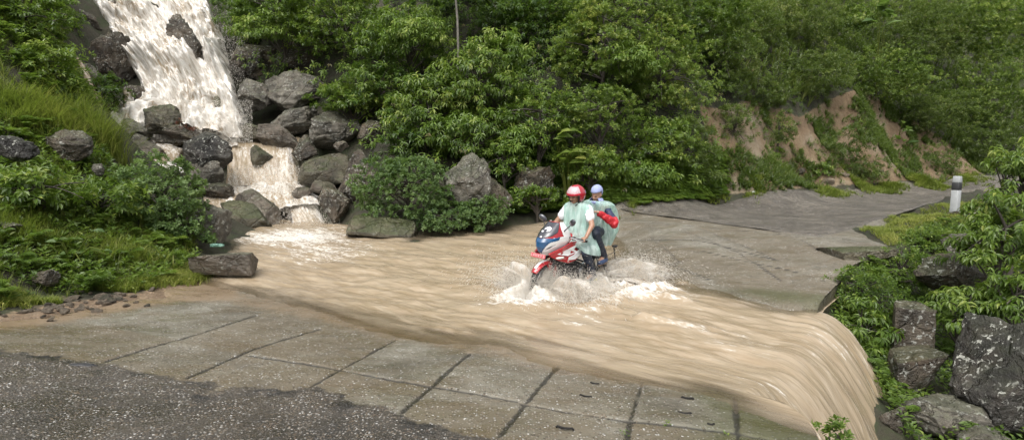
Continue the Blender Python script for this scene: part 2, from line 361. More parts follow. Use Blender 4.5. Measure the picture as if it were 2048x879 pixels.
# ------------------------------------------------------------------ causeway: one sheet of cast concrete panels and worn asphalt
def dseg(x, y, a, b):
    e = b-a; wx = x-a[0]; wy = y-a[1]; t = np.clip((wx*e[0]+wy*e[1])/(e@e), 0, 1)
    return np.sqrt((wx-e[0]*t)**2+(wy-e[1]*t)**2)
JO = [[(985, 885), (1105, 745)], [(1105, 745), (1150, 700)], [(760, 870), (800, 825), (940, 705)], [(430, 905), (620, 772), (793, 677)], [(370, 757), (510, 695), (640, 655)], [(193, 728), (340, 683), (514, 629)], [(1253, 885), (1260, 845), (1285, 765)], [(1478, 890), (1475, 865), (1470, 793)],
      [(500, 711), (653, 733), (800, 761)], [(800, 760), (1035, 803)], [(1042, 806), (1252, 842)], [(1256, 843), (1470, 868), (1560, 884)],
      [(1270, 762), (1475, 795), (1570, 800)],
      [(1235, 440), (1330, 448), (1500, 462), (1640, 478)], [(1280, 480), (1400, 480), (1560, 520)], [(1330, 430), (1560, 520)], [(1420, 425), (1600, 480)], [(1250, 500), (1420, 560)], [(1500, 440), (1640, 500)], [(1300, 470), (1360, 525)], [(1400, 500), (1600, 545)], [(1350, 455), (1480, 505), (1560, 560)]]
JP = [[onroad(*q)[:2] for q in L] for L in JO]
ASPH = [(-900, 700), (0, 703), (190, 727), (370, 762), (432, 770), (405, 792), (470, 778), (560, 780), (640, 775), (700, 800), (820, 838), (905, 858), (990, 879), (1100, 940), (1000, 1500), (-900, 1500)]
ASPHP = np.array([onroad(*q)[:2] if q[1] < 1000 else (-9, -9) for q in ASPH[:-2]]+[(1.2, 1.), (.8, -7), (-16, -7)])
ASPH2 = np.array([onroad(*q)[:2] for q in [(1240, 412), (1330, 428), (1420, 440), (1520, 458), (1640, 474), (1700, 460), (1790, 425), (2048, 350)]]+[(45, 60), (0, 40)])
srow = np.unique(np.concatenate([np.arange(-6, 2.2, .25), np.arange(2.2, 6.6, .02), np.arange(6.6, 19, .08)]))
wcol = np.unique(np.concatenate([np.arange(0, .1, .02), np.arange(.1, 9, .024), np.arange(9, 13.5, .12)]))
S, Wc = np.meshgrid(srow, wcol, indexing='ij'); B = bE(S)-Wc
X2, Y2 = xy(S, B); Z2 = upper(X2, Y2)
dj = np.full(X2.shape, 9.)
for i_, L in enumerate(JP):
    for a, b in zip(L[:-1], L[1:]): dj = np.minimum(dj, dseg(X2, Y2, np.array(a), np.array(b))+[0, 0, 0, 0, 0, 0, 0, 0, 0, 0, 0, 0, .002, 0, 0, 0, 0, 0][min(i_, 17)]*1.0)
pid = np.zeros(X2.shape, np.int64)
for i_, L in enumerate(JP):
    a, b = np.array(L[0]), np.array(L[-1]); sd_ = ((X2-a[0])*(b[1]-a[1])-(Y2-a[1])*(b[0]-a[0]) > 0)
    use = (S < 7) if i_ < 13 else (S > 9)
    if i_ in (1, 12): continue
    pid += (sd_ & use).astype(np.int64)*(7919*(i_+1)**2 % 1013)
panel = _T[(pid*2654435761) & 4095]
dj = dj+.006*fbm(st3(X2*14, Y2*14), 3)+.012*np.clip(fbm(st3(X2*1.3, Y2*1.3, 7), 2), 0, 1)
asph = sdpoly(ASPHP, X2, Y2); asph2 = sdpoly(ASPH2, X2, Y2)
am = np.maximum(asph, asph2)
rm = roadmask(X2, Y2)
jm = (1-sstep(.010, .040, dj))*(1-sstep(-.1, 0, am))
Z2 = Z2-.022*jm+.012*fbm(st3(X2*.9, Y2*.9), 3)+.004*fbm(st3(X2*7, Y2*7), 3)+.012*sstep(-.02, .08, am)
Z2 = Z2-.12*(1-sstep(-.25, .02, rm+.18*fbm(st3(X2*1.7, Y2*1.7), 3)))
def pavemat():
    t = NT('wet_concrete_and_asphalt'); P = t.geo()
    j = t.attr('joint'); a = t.attr('asph'); far = t.attr('far')
    n = t.noise(P, 1.3, 7, .62); nm = t.noise(P, 5, 6, .65); nf = t.noise(P, 42, 4, .6)
    pn = t.attr('panel')
    nb = t.noise(t.mapv(P, (1, 2.4, 1), (0, 0, R(-35))), 1.2, 5, .6)
    con = t.ramp(t.rng(n, .28, .72), [(0, (.082, .074, .055)), (.5, (.142, .130, .100)), (1, (.21, .196, .158))])
    con = t.mix(t.rng(pn, -1, 1, 0, .75, smooth=False), con, (.120, .096, .062))
    con = t.mix(t.rng(t.noise(P, 2.6, 6, .7, .4), .52, .66, 0, .55), con, (.075, .066, .050))
    con = t.mix(t.rng(nb, .46, .68, 0, .6), con, (.10, .075, .042))
    con = t.mix(t.rng(nm, .5, .8, 0, .5), con, (.22, .21, .17))
    v = t.vor(P, 48, out='Distance'); vc = t.vor(P, 48, out='Color')
    vr = t.n('SeparateColor', i_0=vc).outputs[0]; vg = t.n('SeparateColor', i_0=vc).outputs[1]
    agg = t.math('MULTIPLY', t.rng(v, .55, .3, smooth=False), t.rng(vr, .52, .64))
    aggc = t.ramp(vg, [(0, (.028, .025, .022)), (.35, (.17, .12, .075)), (.6, (.30, .26, .20)), (.88, (.42, .40, .37)), (1, (.66, .66, .63))])
    con = t.mix(t.math('MULTIPLY', agg, t.rng(nm, .35, .6, .4, .95)), con, aggc)
    v2 = t.vor(P, 58, out='Distance'); c2 = t.n('SeparateColor', i_0=t.vor(P, 58, out='Color'))
    asp = t.mix(t.rng(n, .3, .7), (.026, .023, .019), (.068, .058, .046))
    ag2 = t.math('MULTIPLY', t.rng(v2, .6, .38, smooth=False), t.rng(c2.outputs[0], .25, .4))
    ac2 = t.ramp(c2.outputs[1], [(0, (.045, .04, .035)), (.35, (.13, .095, .062)), (.65, (.19, .155, .115)), (.88, (.34, .32, .29)), (1, (.62, .61, .58))])
    asp = t.mix(t.math('MULTIPLY', ag2, t.rng(nm, .42, .56, .35, 1)), asp, ac2)
    asp = t.mix(t.math('MULTIPLY', t.rng(a, .28, .0), t.rng(t.noise(P, 3.5, 5, .65), .50, .60, 0, .75)), asp, (.012, .011, .010))
    fasp = t.mix(t.rng(n, .35, .7), (.060, .052, .040), (.185, .162, .128))
    fasp = t.mix(t.rng(t.noise(P, 9, 5, .75), .42, .62), fasp, (.045, .039, .031))
    fasp = t.mix(t.rng(t.noise(P, 16, 3, .8), .60, .70, 0, .7), fasp, (.30, .28, .25))
    asp = t.mix(t.math('MULTIPLY', t.rng(a, .28, .0), t.rng(t.noise(P, 3.5, 5, .65), .50, .60, 0, .75)), asp, (.012, .011, .010))
    fasp = t.mix(t.math('MULTIPLY', ag2, t.rng(nm, .4, .6, .35, 1)), fasp, ac2)
    asp = t.mix(far, asp, fasp)
    am_ = t.rng(t.math('ADD', a, t.math('ADD', t.math('MULTIPLY', t.math('SUBTRACT', nm, .5), .35), t.math('MULTIPLY', t.math('SUBTRACT', n, .5), .5))), -.02, .03)
    col = t.mix(am_, con, asp)
    al = t.attr('algae'); col = t.mix(t.math('MULTIPLY', t.rng(t.math('ADD', al, t.math('MULTIPLY', t.math('SUBTRACT', nm, .5), .5)), .3, .8), .7), col, (.052, .058, .016))
    sl = t.attr('silt'); col = t.mix(t.math('MULTIPLY', t.rng(t.math('ADD', sl, t.math('MULTIPLY', t.math('SUBTRACT', nm, .5), .6)), .3, .8), .75), col, (.21, .145, .085))
    col = t.mix(t.rng(j, .25, .8, 0, .85), col, (.018, .016, .012))
    nw = t.noise(t.mapv(P, (1, 2.2, 1), (0, 0, R(-25))), 1.7, 5, .6)
    rough = t.math('ADD', t.rng(nw, .36, .62, .17, .55), t.math('MULTIPLY', far, .22))
    h = t.math('ADD', t.math('MULTIPLY', nf, .35), t.math('ADD', t.math('MULTIPLY', nm, .8), t.math('MULTIPLY', t.math('ADD', agg, t.math('MULTIPLY', ag2, am_)), 1.0)))
    return t.done(t.bsdf(Base_Color=col, Roughness=rough, Normal=t.bump(h, .010, .9), **{'Specular_IOR_Level': .6}))
M['pave'] = pavemat()
alg = (sstep(1.2, .2, S-0*Wc-9.2)*sstep(8.6, 9.6, S)*sstep(2.6, .4, Wc))*.8+sstep(1.7, .2, Wc)*sstep(6.2, 5.2, S)*sstep(3.2, 4.2, S)*.8
alg = np.clip(alg, 0, 1)
silt = np.clip(sstep(1.1, 0, rm)*(X2 < -1)+.6*sstep(4.6, 5.3, S)*sstep(6.2, 5.4, S)+.7*sstep(11.5, 9.8, S)*sstep(9.2, 9.8, S)*sstep(2, 4, Wc), 0, 1)*(1-.6*alg)
o = npmesh('concrete_causeway', np.stack([X2, Y2, Z2], -1).reshape(-1, 3), gridfaces(*X2.shape, keep=(rm[:-1, :-1] > -.45))[:, ::-1], M['pave'],
           attrs={'panel': panel, 'joint': jm, 'asph': np.clip(am, -1, 1), 'far': (S > 8)*1.0, 'algae': alg, 'silt': silt}); tag(o, kind='structure')
# far asphalt road
LL = [(1235, 419), (1300, 411), (1400, 400), (1500, 391), (1600, 380), (1700, 371), (1800, 363), (1900, 357), (1985, 352), (2080, 346)]
RR = [(1500, 455), (1570, 466), (1640, 473), (1700, 458), (1750, 441), (1810, 422), (1880, 403), (1940, 390), (1990, 377), (2080, 366)]
Lp = np.array([onroad(*q) for q in LL]); Rp = np.array([onroad(*q) for q in RR])
tt = np.linspace(0, len(LL)-1, 160); k_ = np.arange(len(LL))
Li = np.stack([np.interp(tt, k_, Lp[:, i]) for i in range(3)], 1); Ri = np.stack([np.interp(tt, k_, Rp[:, i]) for i in range(3)], 1)
vv = np.linspace(0, 1, 46)[None, :, None]
Gd = Li[:, None]*(1-vv)+Ri[:, None]*vv
Gd[..., 0] += .10*fbm(st3(Gd[..., 0], Gd[..., 1]), 3)*((vv[..., 0] < .03) | (vv[..., 0] > .97))
Gd[..., 2] = upper(Gd[..., 0], Gd[..., 1])+.032+.015*fbm(st3(Gd[..., 0], Gd[..., 1]), 3)-.05*((vv[..., 0] < .01) | (vv[..., 0] > .99))
on = np.ones(Gd.shape[:2])
o = npmesh('asphalt_road', Gd.reshape(-1, 3), gridfaces(*Gd.shape[:2]), M['pave'], attrs={'joint': on*0, 'asph': on, 'far': on, 'algae': on*0, 'silt': on*0}); tag(o, kind='structure')
# causeway side wall
sw = np.linspace(-6, 13.7, 240); xw, yw = xy(sw, bE(sw)+.004); zt = upper(xw, yw)-.006
dn = np.linspace(0, 1.5, 16)
off = .05*fbm(st3(sw[:, None]*1.5, dn[None, :]*4), 3)*np.clip(dn*6, 0, 1)[None]
XW, YW = xy(sw[:, None]+0*dn, (bE(sw)+.004)[:, None]+off-.04*(dn > .12)[None]); ZW = zt[:, None]-dn[None]
o = npmesh('retaining_wall', np.stack([XW, YW, ZW], -1).reshape(-1, 3), gridfaces(len(sw), len(dn)), M['rock_wet'])
tag(o, 'mossy concrete retaining wall under the downstream edge of the causeway', 'wall')

# ================================================================== WATER
def watermat(name, foamb=0.0, clear=True):
    t = NT(name); f = t.vattr('flow'); P = t.geo()
    fo = t.attr('foam'); dp = t.attr('depth')
    s1 = t.noise(t.mapv(f, (1, 4.2, 1)), 1.1, 4, .55, .5); s2 = t.noise(t.mapv(f, (1, 3.6, 1)), 3.6, 4, .55, .6); s3 = t.noise(t.mapv(f, (1, 1.8, 1)), 11, 3, .55, .8)
    mud = t.mix(t.rng(s1, .36, .64), (.275, .210, .135), (.345, .275, .190))
    mud = t.mix(t.rng(s2, .44, .78, 0, .42), mud, (.45, .385, .30))
    mud = t.mix(t.rng(t.noise(P, .8, 4), .4, .65, 0, .35), mud, (.24, .195, .132))
    fm = t.math('ADD', t.math('MULTIPLY', t.math('ADD', t.math('ADD', s1, s2), s3), .9), t.math('ADD', fo, -1.72+foamb))
    fm = t.math('MULTIPLY', t.rng(fm, .0, .60, smooth=True), t.rng(s3, .30, .62, .45, 1))
    col = t.mix(fm, mud, (.68, .655, .61))
    h = t.math('ADD', t.math('MULTIPLY', s1, 1.3), t.math('ADD', t.math('MULTIPLY', s2, .7), t.math('MULTIPLY', s3, .28)))
    bs = t.bsdf(Base_Color=col, Roughness=t.rng(fm, 0, 1, .17, .6), Normal=t.bump(h, .018, .8))
    bs.inputs['IOR'].default_value = 1.33
    if not clear: return t.done(bs)
    gl = t.bsdf(Base_Color=(.8, .8, .7), Roughness=.08, Normal=t.bump(h, .02, .5)); gl.inputs['IOR'].default_value = 1.33
    tr = t.n('BsdfTransparent', i_Color=(.93, .90, .82)); fr = t.n('Fresnel', i_IOR=1.33, i_Normal=t.bump(h, .02, .5))
    glo = t.n('BsdfGlossy', i_Roughness=.08, i_Normal=t.bump(h, .02, .5))
    film = t.n('MixShader', i_0=fr.outputs[0]); t.set(film.inputs[1], tr); t.set(film.inputs[2], glo)
    a = t.rng(t.math('ADD', dp, t.math('MULTIPLY', t.math('SUBTRACT', s1, .5), .08)), -.01, .085, .12, 1)
    ms = t.n('MixShader', i_0=t.math('MAXIMUM', a, t.math('MULTIPLY', fm, .6))); t.set(ms.inputs[1], film); t.set(ms.inputs[2], bs)
    return t.done(ms)
M['water'] = watermat('muddy_water'); M['fallc'] = watermat('falling_muddy_water', .25, True)
# ford + pool + spill over the downstream edge, one sheet in road axes
sr = np.unique(np.concatenate([np.arange(3.9, 9.9, .035), np.arange(9.9, 19, .10)]))
wc = np.unique(np.concatenate([-np.arange(0, 3.6, .045), np.arange(0, 7, .045), np.arange(7, 17, .09)]))[::-1]
S, Wc = np.meshgrid(sr, wc, indexing='ij')
be = bE(S); q = np.clip(-Wc, 0, None)          # q: path length past the lip
lipn = np.clip((S-5.2)/.9, 0, 1)                # thin water near the near end of the lip
B = be-np.clip(Wc, 0, None)
# ballistic fall, speed 1.7 m/s, q -> time
tq = np.interp(q, [0, .12, .35, .8, 1.8, 3.6], [0, .085, .20, .36, .58, .88])
vh = 1.75+.25*lipn
B = B+vh*tq*(.30+.70*sstep(4.5, 6.6, S)); 
drift = .22*tq*vh
Xw, Yw = xy(S-drift, B); Zf = -4.9*tq**2
up_ = sstep(0, 1.2, np.clip(Wc, 0, None))
base = wlevel(Xw, Yw)*1.0
ripple = .030*fbm(st3(S*2.0, (B-0)*.8), 3)+.020*fbm(st3(S*5, B*2.2, 3), 3)+.007*fbm(st3(S*13, B*6, 3), 2)
bk = (S-7.9)/1.0; 
BIKE_XY = (.93, 9.27)
def hump(s0, b0, rs, rb, h): return h*np.exp(-((S-s0)/rs)**2-((B-b0)/rb)**2)
g0_ = upper(Xw, Yw); dry = sstep(-.01, .13, base-g0_)
Zw = base+ripple*(.12+.88*dry)+.06*sstep(4.75, 5.3, S)*sstep(6.1, 5.4, S)*sstep(3.5, .3, np.clip(Wc, 0, None))-.09*sstep(5.0, 6.6, S)*sstep(1.5, -.1, np.clip(Wc, 0, None))*(q <= 0)
tx, ty = PZ(1150, 640, 0)[:2]; hs0, hb0 = sb(tx, ty)
wv = [((1200, 622), .22, .35, .06), ((1150, 650), .12, .35, .05), ((1290, 640), .2, .5, .06), ((900, 660), .10, .5, .035), ((1010, 655), .12, .4, .03), ((1400, 650), .3, .5, .04), ((1000, 610), .2, .4, .03), ((1330, 600), .14, .6, .07)]
foam = np.zeros(S.shape)
for (px_, py_), rs_, rb_, h_ in wv:
    a_, c_ = PZ(px_, py_, 0)[:2]; ss, bb = sb(a_, c_); e = np.exp(-((S-ss)/rs_)**2-((B-bb)/rb_)**2)*(Wc > 0); Zw += h_*e*(1+.6*fbm(st3(S*7, B*7), 3)); foam += .35*e
bx_, by_ = BIKE_XY
for lx, ly, rx_, ry_, h_, f_ in [(.95, .12, .30, .22, .17, .9), (.95, -.16, .30, .22, .15, .8), (.3, .42, .5, .18, .13, .8), (.3, -.42, .5, .18, .10, .7), (-.6, .45, .45, .22, .17, .9), (-.7, -.4, .45, .25, .14, .8), (-1.3, .1, .5, .35, .12, .9), (-1.9, .3, .5, .45, .05, .6), (.2, 1.0, .9, .22, .06, .6), (-.9, 1.1, .7, .3, .07, .6), (1.25, .1, .3, .4, .05, .6), (-.8, -1.0, .7, .3, .05, .6), (.3, -1.0, .8, .25, .04, .5)]:
    cx_ = bx_+lx*-.67+ly*.743; cy_ = by_+lx*-.743+ly*-.67; dx_, dy_ = Xw-cx_, Yw-cy_; la = (dx_*-.67+dy_*-.743)/rx_; lb = (dx_*.743-dy_*.67)/ry_; e = np.exp(-la**2-lb**2)*(Wc > 0)
    Zw += h_*.75*e*(.7+1.0*fbm(st3(Xw*5, Yw*5, 2), 4)+.8*np.abs(fbm(st3(Xw*14, Yw*14, 5), 3))); foam += f_*.85*e
Zw = Zw+Zf+q*.04*fbm(st3(S*5, tq*3, 4), 4)+(q > 0)*(-.09)*sstep(5.0, 6.6, S)
gz_ = upper(Xw, Yw); dep = np.where(Wc >= 0, np.clip(Zw-gz_, -.2, 1), .10-.16*sstep(.5, 2.6, q)*np.clip(fbm(st3(S*5, q*1.1, 4), 3)+.1, 0, 1))
# foam map from photo-measured places
def blob(px_, py_, z_, r, a):
    p = PZ(px_, py_, z_); return a*np.exp(-((Xw-p[0])**2+(Yw-p[1])**2)/r**2)
for px_, py_, z_, r_, a_ in [(560, 465, .22, 1.5, .75), (640, 460, .22, 1.3, .6), (700, 480, .2, 1.6, .5), (620, 500, .15, 1.2, .5), (520, 470, .2, 1.0, .5), (650, 520, .1, .9, .3), (760, 500, .15, 1., .25), (1060, 445, .2, 1.2, .3),
                             (1060, 590, 0, .7, .55), (1150, 585, 0, .8, .6), (1250, 560, 0, .7, .55), (1010, 590, 0, .5, .4), (1330, 590, 0, .6, .4), (1120, 660, 0, .16, .5), (1170, 640, 0, .3, .3), (870, 655, 0, .3, .25), (1400, 600, 0, .6, .2)]: foam += blob(px_, py_, z_, r_, a_)
foam = foam*.62+.60*sstep(.2, 1.8, q)*(.25+1.15*sstep(7.4, 5.0, S))+.25*(q > 0)*fbm(st3(S*1.5, q*.5, 8), 3)-.0+.10*sstep(1.4, 0, np.clip(Wc, 0, None))+.06+.22*np.clip(fbm(st3(S*2.2, B*.9, 11), 3)-.15, 0, 1)*(Wc < 6)
foam -= .15*(Wc > 4)
flowuv = np.stack([(B*0+(-Wc))*1.0, S+.15*np.clip(-Wc, -99, 99)], -1)
keep = ~((q[:-1, :-1] > 0) & ((S[:-1, :-1] < 4.3) | (S[:-1, :-1] > 9.2)))
keep &= ~((Wc[:-1, :-1] > 0) & (dep[:-1, :-1] < -.19))
keep &= ~((Xw[:-1, :-1] > 2.4) & (S[:-1, :-1] > 10.3))
keep &= ~((Wc[:-1, :-1] > 0) & (dep[:-1, :-1] < -.12) & (S[:-1, :-1] > 9.9))
o = npmesh('stream_water', np.stack([Xw, Yw, Zw], -1).reshape(-1, 3), gridfaces(*S.shape, keep=keep), M['water'], attrs={'foam': foam, 'depth': dep}, uv=flowuv.reshape(-1, 2)); tag(o, kind='structure')
def loft(name, L, Rr, n=90, m=50, bulge=.2, lump=.12, foam=.4, top=0, edge=.15, seed=0, fscale=1.0, mat='fallc'):
    L = np.array([PY(*q) for q in L]); Rr = np.array([PY(*q) for q in Rr])
    def rs(P):
        d = np.concatenate([[0], np.cumsum(np.linalg.norm(np.diff(P, axis=0), axis=1))]); u = np.linspace(0, d[-1], n)
        Q = np.stack([np.interp(u, d, P[:, i]) for i in range(3)], 1); k = 7
        pad = np.concatenate([np.repeat(Q[:1], k, 0), Q, np.repeat(Q[-1:], k, 0)]); return np.stack([np.convolve(pad[:, i], np.ones(2*k+1)/(2*k+1), 'valid') for i in range(3)], 1), u
    A, ua = rs(L); Bq, ub = rs(Rr); v = np.linspace(0, 1, m)[None, :, None]
    G = A[:, None]*(1-v)+Bq[:, None]*v
    T = np.gradient(G, axis=0); U_ = np.gradient(G, axis=1); N = np.cross(T, U_); N /= np.linalg.norm(N, axis=-1, keepdims=True)+1e-9
    N *= np.sign(-(N[..., 1:2])+.0*N[..., :1]+1e-6)*1.0
    wd = np.linalg.norm(A-Bq, axis=1).mean(); ln = ua[-1]
    uu = np.broadcast_to(ua[:, None], (n, m)); vw = np.broadcast_to(v[..., 0]*wd, (n, m))
    pr = np.sin(np.pi*v[..., 0])**.5
    G = G+N*(bulge*pr*1.0+lump*fbm(st3(uu*.9, vw*1.8, seed), 4)+.5*lump*fbm(st3(uu*2.2, vw*6, seed+9), 3))[..., None]
    ed = (1-sstep(0, edge, np.minimum(v[..., 0], 1-v[..., 0])))
    G = G-N*(ed*.15)[..., None]
    fo = foam+.25*fbm(st3(uu*1.2, vw*1.5, seed+3), 3)+0*uu
    if top: fo = fo-top*(1-sstep(0, .45, uu/ln))
    return npmesh(name, G.reshape(-1, 3), gridfaces(n, m), M[mat], attrs={'foam': fo, 'depth': .075*sstep(-.02, edge*1.6, np.minimum(v[..., 0], 1-v[..., 0])+.05*fbm(st3(uu*3, vw*3, seed), 3))+.05*fbm(st3(uu*1.5, vw*7, seed+2), 3)*(1-sstep(.0, .35, np.minimum(v[..., 0], 1-v[..., 0])))}, uv=np.stack([uu*fscale, vw*fscale], -1).reshape(-1, 2))
def setting(o): tag(o, kind='structure'); return o
setting(loft('waterfall_water', [(165, -60, 24.90), (185, 5, 22.80), (225, 70, 21.80), (268, 140, 20.90), (292, 200, 19.90), (246, 236, 19.6), (212, 266, 19.0)],
        [(380, -60, 25.40), (425, 28, 22.80), (440, 60, 22.00), (458, 140, 21.10), (482, 215, 20.10), (500, 255, 19.35), (504, 288, 19.15)], 170, 120, .35, .42, .66, 0.30, .04, 1, .62))
setting(loft('pool_water', [(195, 248, 19.5), (225, 302, 18.3)], [(520, 262, 19.7), (500, 296, 18.8)], 40, 80, .05, .10, .42, seed=4))
setting(loft('cascade_water', [(445, 280, 19.6), (452, 300, 18.9), (450, 345, 18.5), (445, 378, 18.1)], [(610, 280, 19.7), (592, 300, 18.95), (598, 345, 18.5), (610, 380, 18.2)], 80, 70, .15, .05, .12, .35, .05, 2))
setting(loft('cascade_water', [(380, 300, 18.6), (345, 345, 17.4)], [(300, 290, 18.6), (330, 345, 17.2)], 40, 30, .1, .06, .35, seed=12))
setting(loft('foam_pool_water', [(440, 366, 18.3), (372, 402, 16.9), (380, 412, 16.4)], [(615, 366, 18.3), (655, 400, 17.2), (662, 420, 16.5)], 50, 90, .05, .10, .52, seed=5, edge=.08))
setting(loft('chute_water', [(540, 392, 17.4), (572, 420, 16.7), (575, 450, 16.3), (545, 475, 15.8)], [(650, 392, 17.5), (640, 420, 16.8), (660, 448, 16.3), (720, 470, 15.9)], 70, 60, .08, .10, .42, seed=6))
setting(loft('chute_water', [(392, 396, 16.9), (400, 425, 16.2), (450, 462, 15.7), (480, 480, 15.3)], [(500, 385, 17.3), (545, 430, 16.5), (562, 455, 16.2), (560, 475, 15.8)], 60, 60, .10, .05, .15, seed=7))
setting(loft('side_channel_water', [(205, 242, 19.6), (222, 280, 18.9), (240, 300, 18.4), (330, 352, 16.6)], [(262, 235, 19.6), (280, 275, 18.9), (330, 300, 18.3), (385, 352, 16.6)], 70, 40, .1, .08, .42, seed=8))
setting(loft('side_trickle_water', [(98, 20, 21), (112, 85, 20.2), (150, 120, 19.4), (178, 185, 18.6), (190, 245, 18.2)], [(108, 20, 21), (122, 85, 20.2), (170, 125, 19.4), (196, 190, 18.6), (212, 245, 18.2)], 90, 16, .04, .05, .2, seed=9))
setting(loft('side_trickle_water', [(245, 178, 19.5), (244, 240, 19.1)], [(262, 178, 19.5), (262, 240, 19.1)], 40, 8, .03, .03, .3, seed=10))
# ================================================================== ROCKS
def ico(sub):
    bm = bmesh.new(); bmesh.ops.create_icosphere(bm, subdivisions=sub, radius=1.0)
    V = np.array([v.co[:] for v in bm.verts]); F = np.array([[v.index for v in f.verts] for f in bm.faces]); bm.free(); return V, F
ICO = {k: ico(k) for k in (1, 2, 3, 4, 5)}
def rockverts(seed, sub=5, planes=14, rough=.10, box=0.0):
    V, F = ICO[sub]; V = V.copy(); rs = np.random.RandomState(seed); 
    D = V.copy()
    if box: D = D/np.maximum(np.abs(D).max(1, keepdims=True), 1e-6)*(box)+V*(1-box)
    for k in range(planes):
        n = rs.normal(size=3); n /= np.linalg.norm(n); d = rs.uniform(.50, .86)
        e = D@n-d; D = D-np.where(e > 0, e*.92, 0)[:, None]*n
    o = rs.rand(3)*40
    n1 = fbm(V*1.2+o, 5, .5); n2 = np.abs(fbm(V*3.5+o*2, 4, .55)); n3 = fbm(V*11+o, 3)
    D = D*(1+rough*1.1*n1-rough*1.0*n2+rough*.30*n3-rough*.5*sstep(.0, .12, -np.abs(fbm(V*1.9+o*3, 3))+.12))[:, None]
    return D, F
def boulder(label, px, py, w, h, Y, mat='rock', seed=1, dep=.8, rot=0, tilt=0, box=0, planes=15, rough=.11, sub=5, name='boulder', group=None, cat='boulder', skew=0):
    c = PY(px, py, Y); sc = Y/ (cpi) / FPX*1.0
    rx = w*sc/2; rz = h*sc/2; ry = (rx+rz)/2*dep
    D, F = rockverts(seed, sub, planes, rough, box)
    D = D/np.abs(D).max(0)
    cr, sr_ = math.cos(R(rot)), math.sin(R(rot))
    # turn about the vertical before scaling keeps the seen outline
    D = np.stack([D[:, 0]*cr-D[:, 1]*sr_, D[:, 0]*sr_+D[:, 1]*cr, D[:, 2]], 1); D = D/np.abs(D).max(0)
    D[:, 0] += skew*D[:, 2]; D = D*[rx, ry, rz]
    a = R(tilt); D = np.stack([D[:, 0]*math.cos(a)-D[:, 2]*math.sin(a), D[:, 1], D[:, 0]*math.sin(a)+D[:, 2]*math.cos(a)], 1)
    o = npmesh(name, D, F, M[mat]); o.location = c; tag(o, label, cat, group); return o
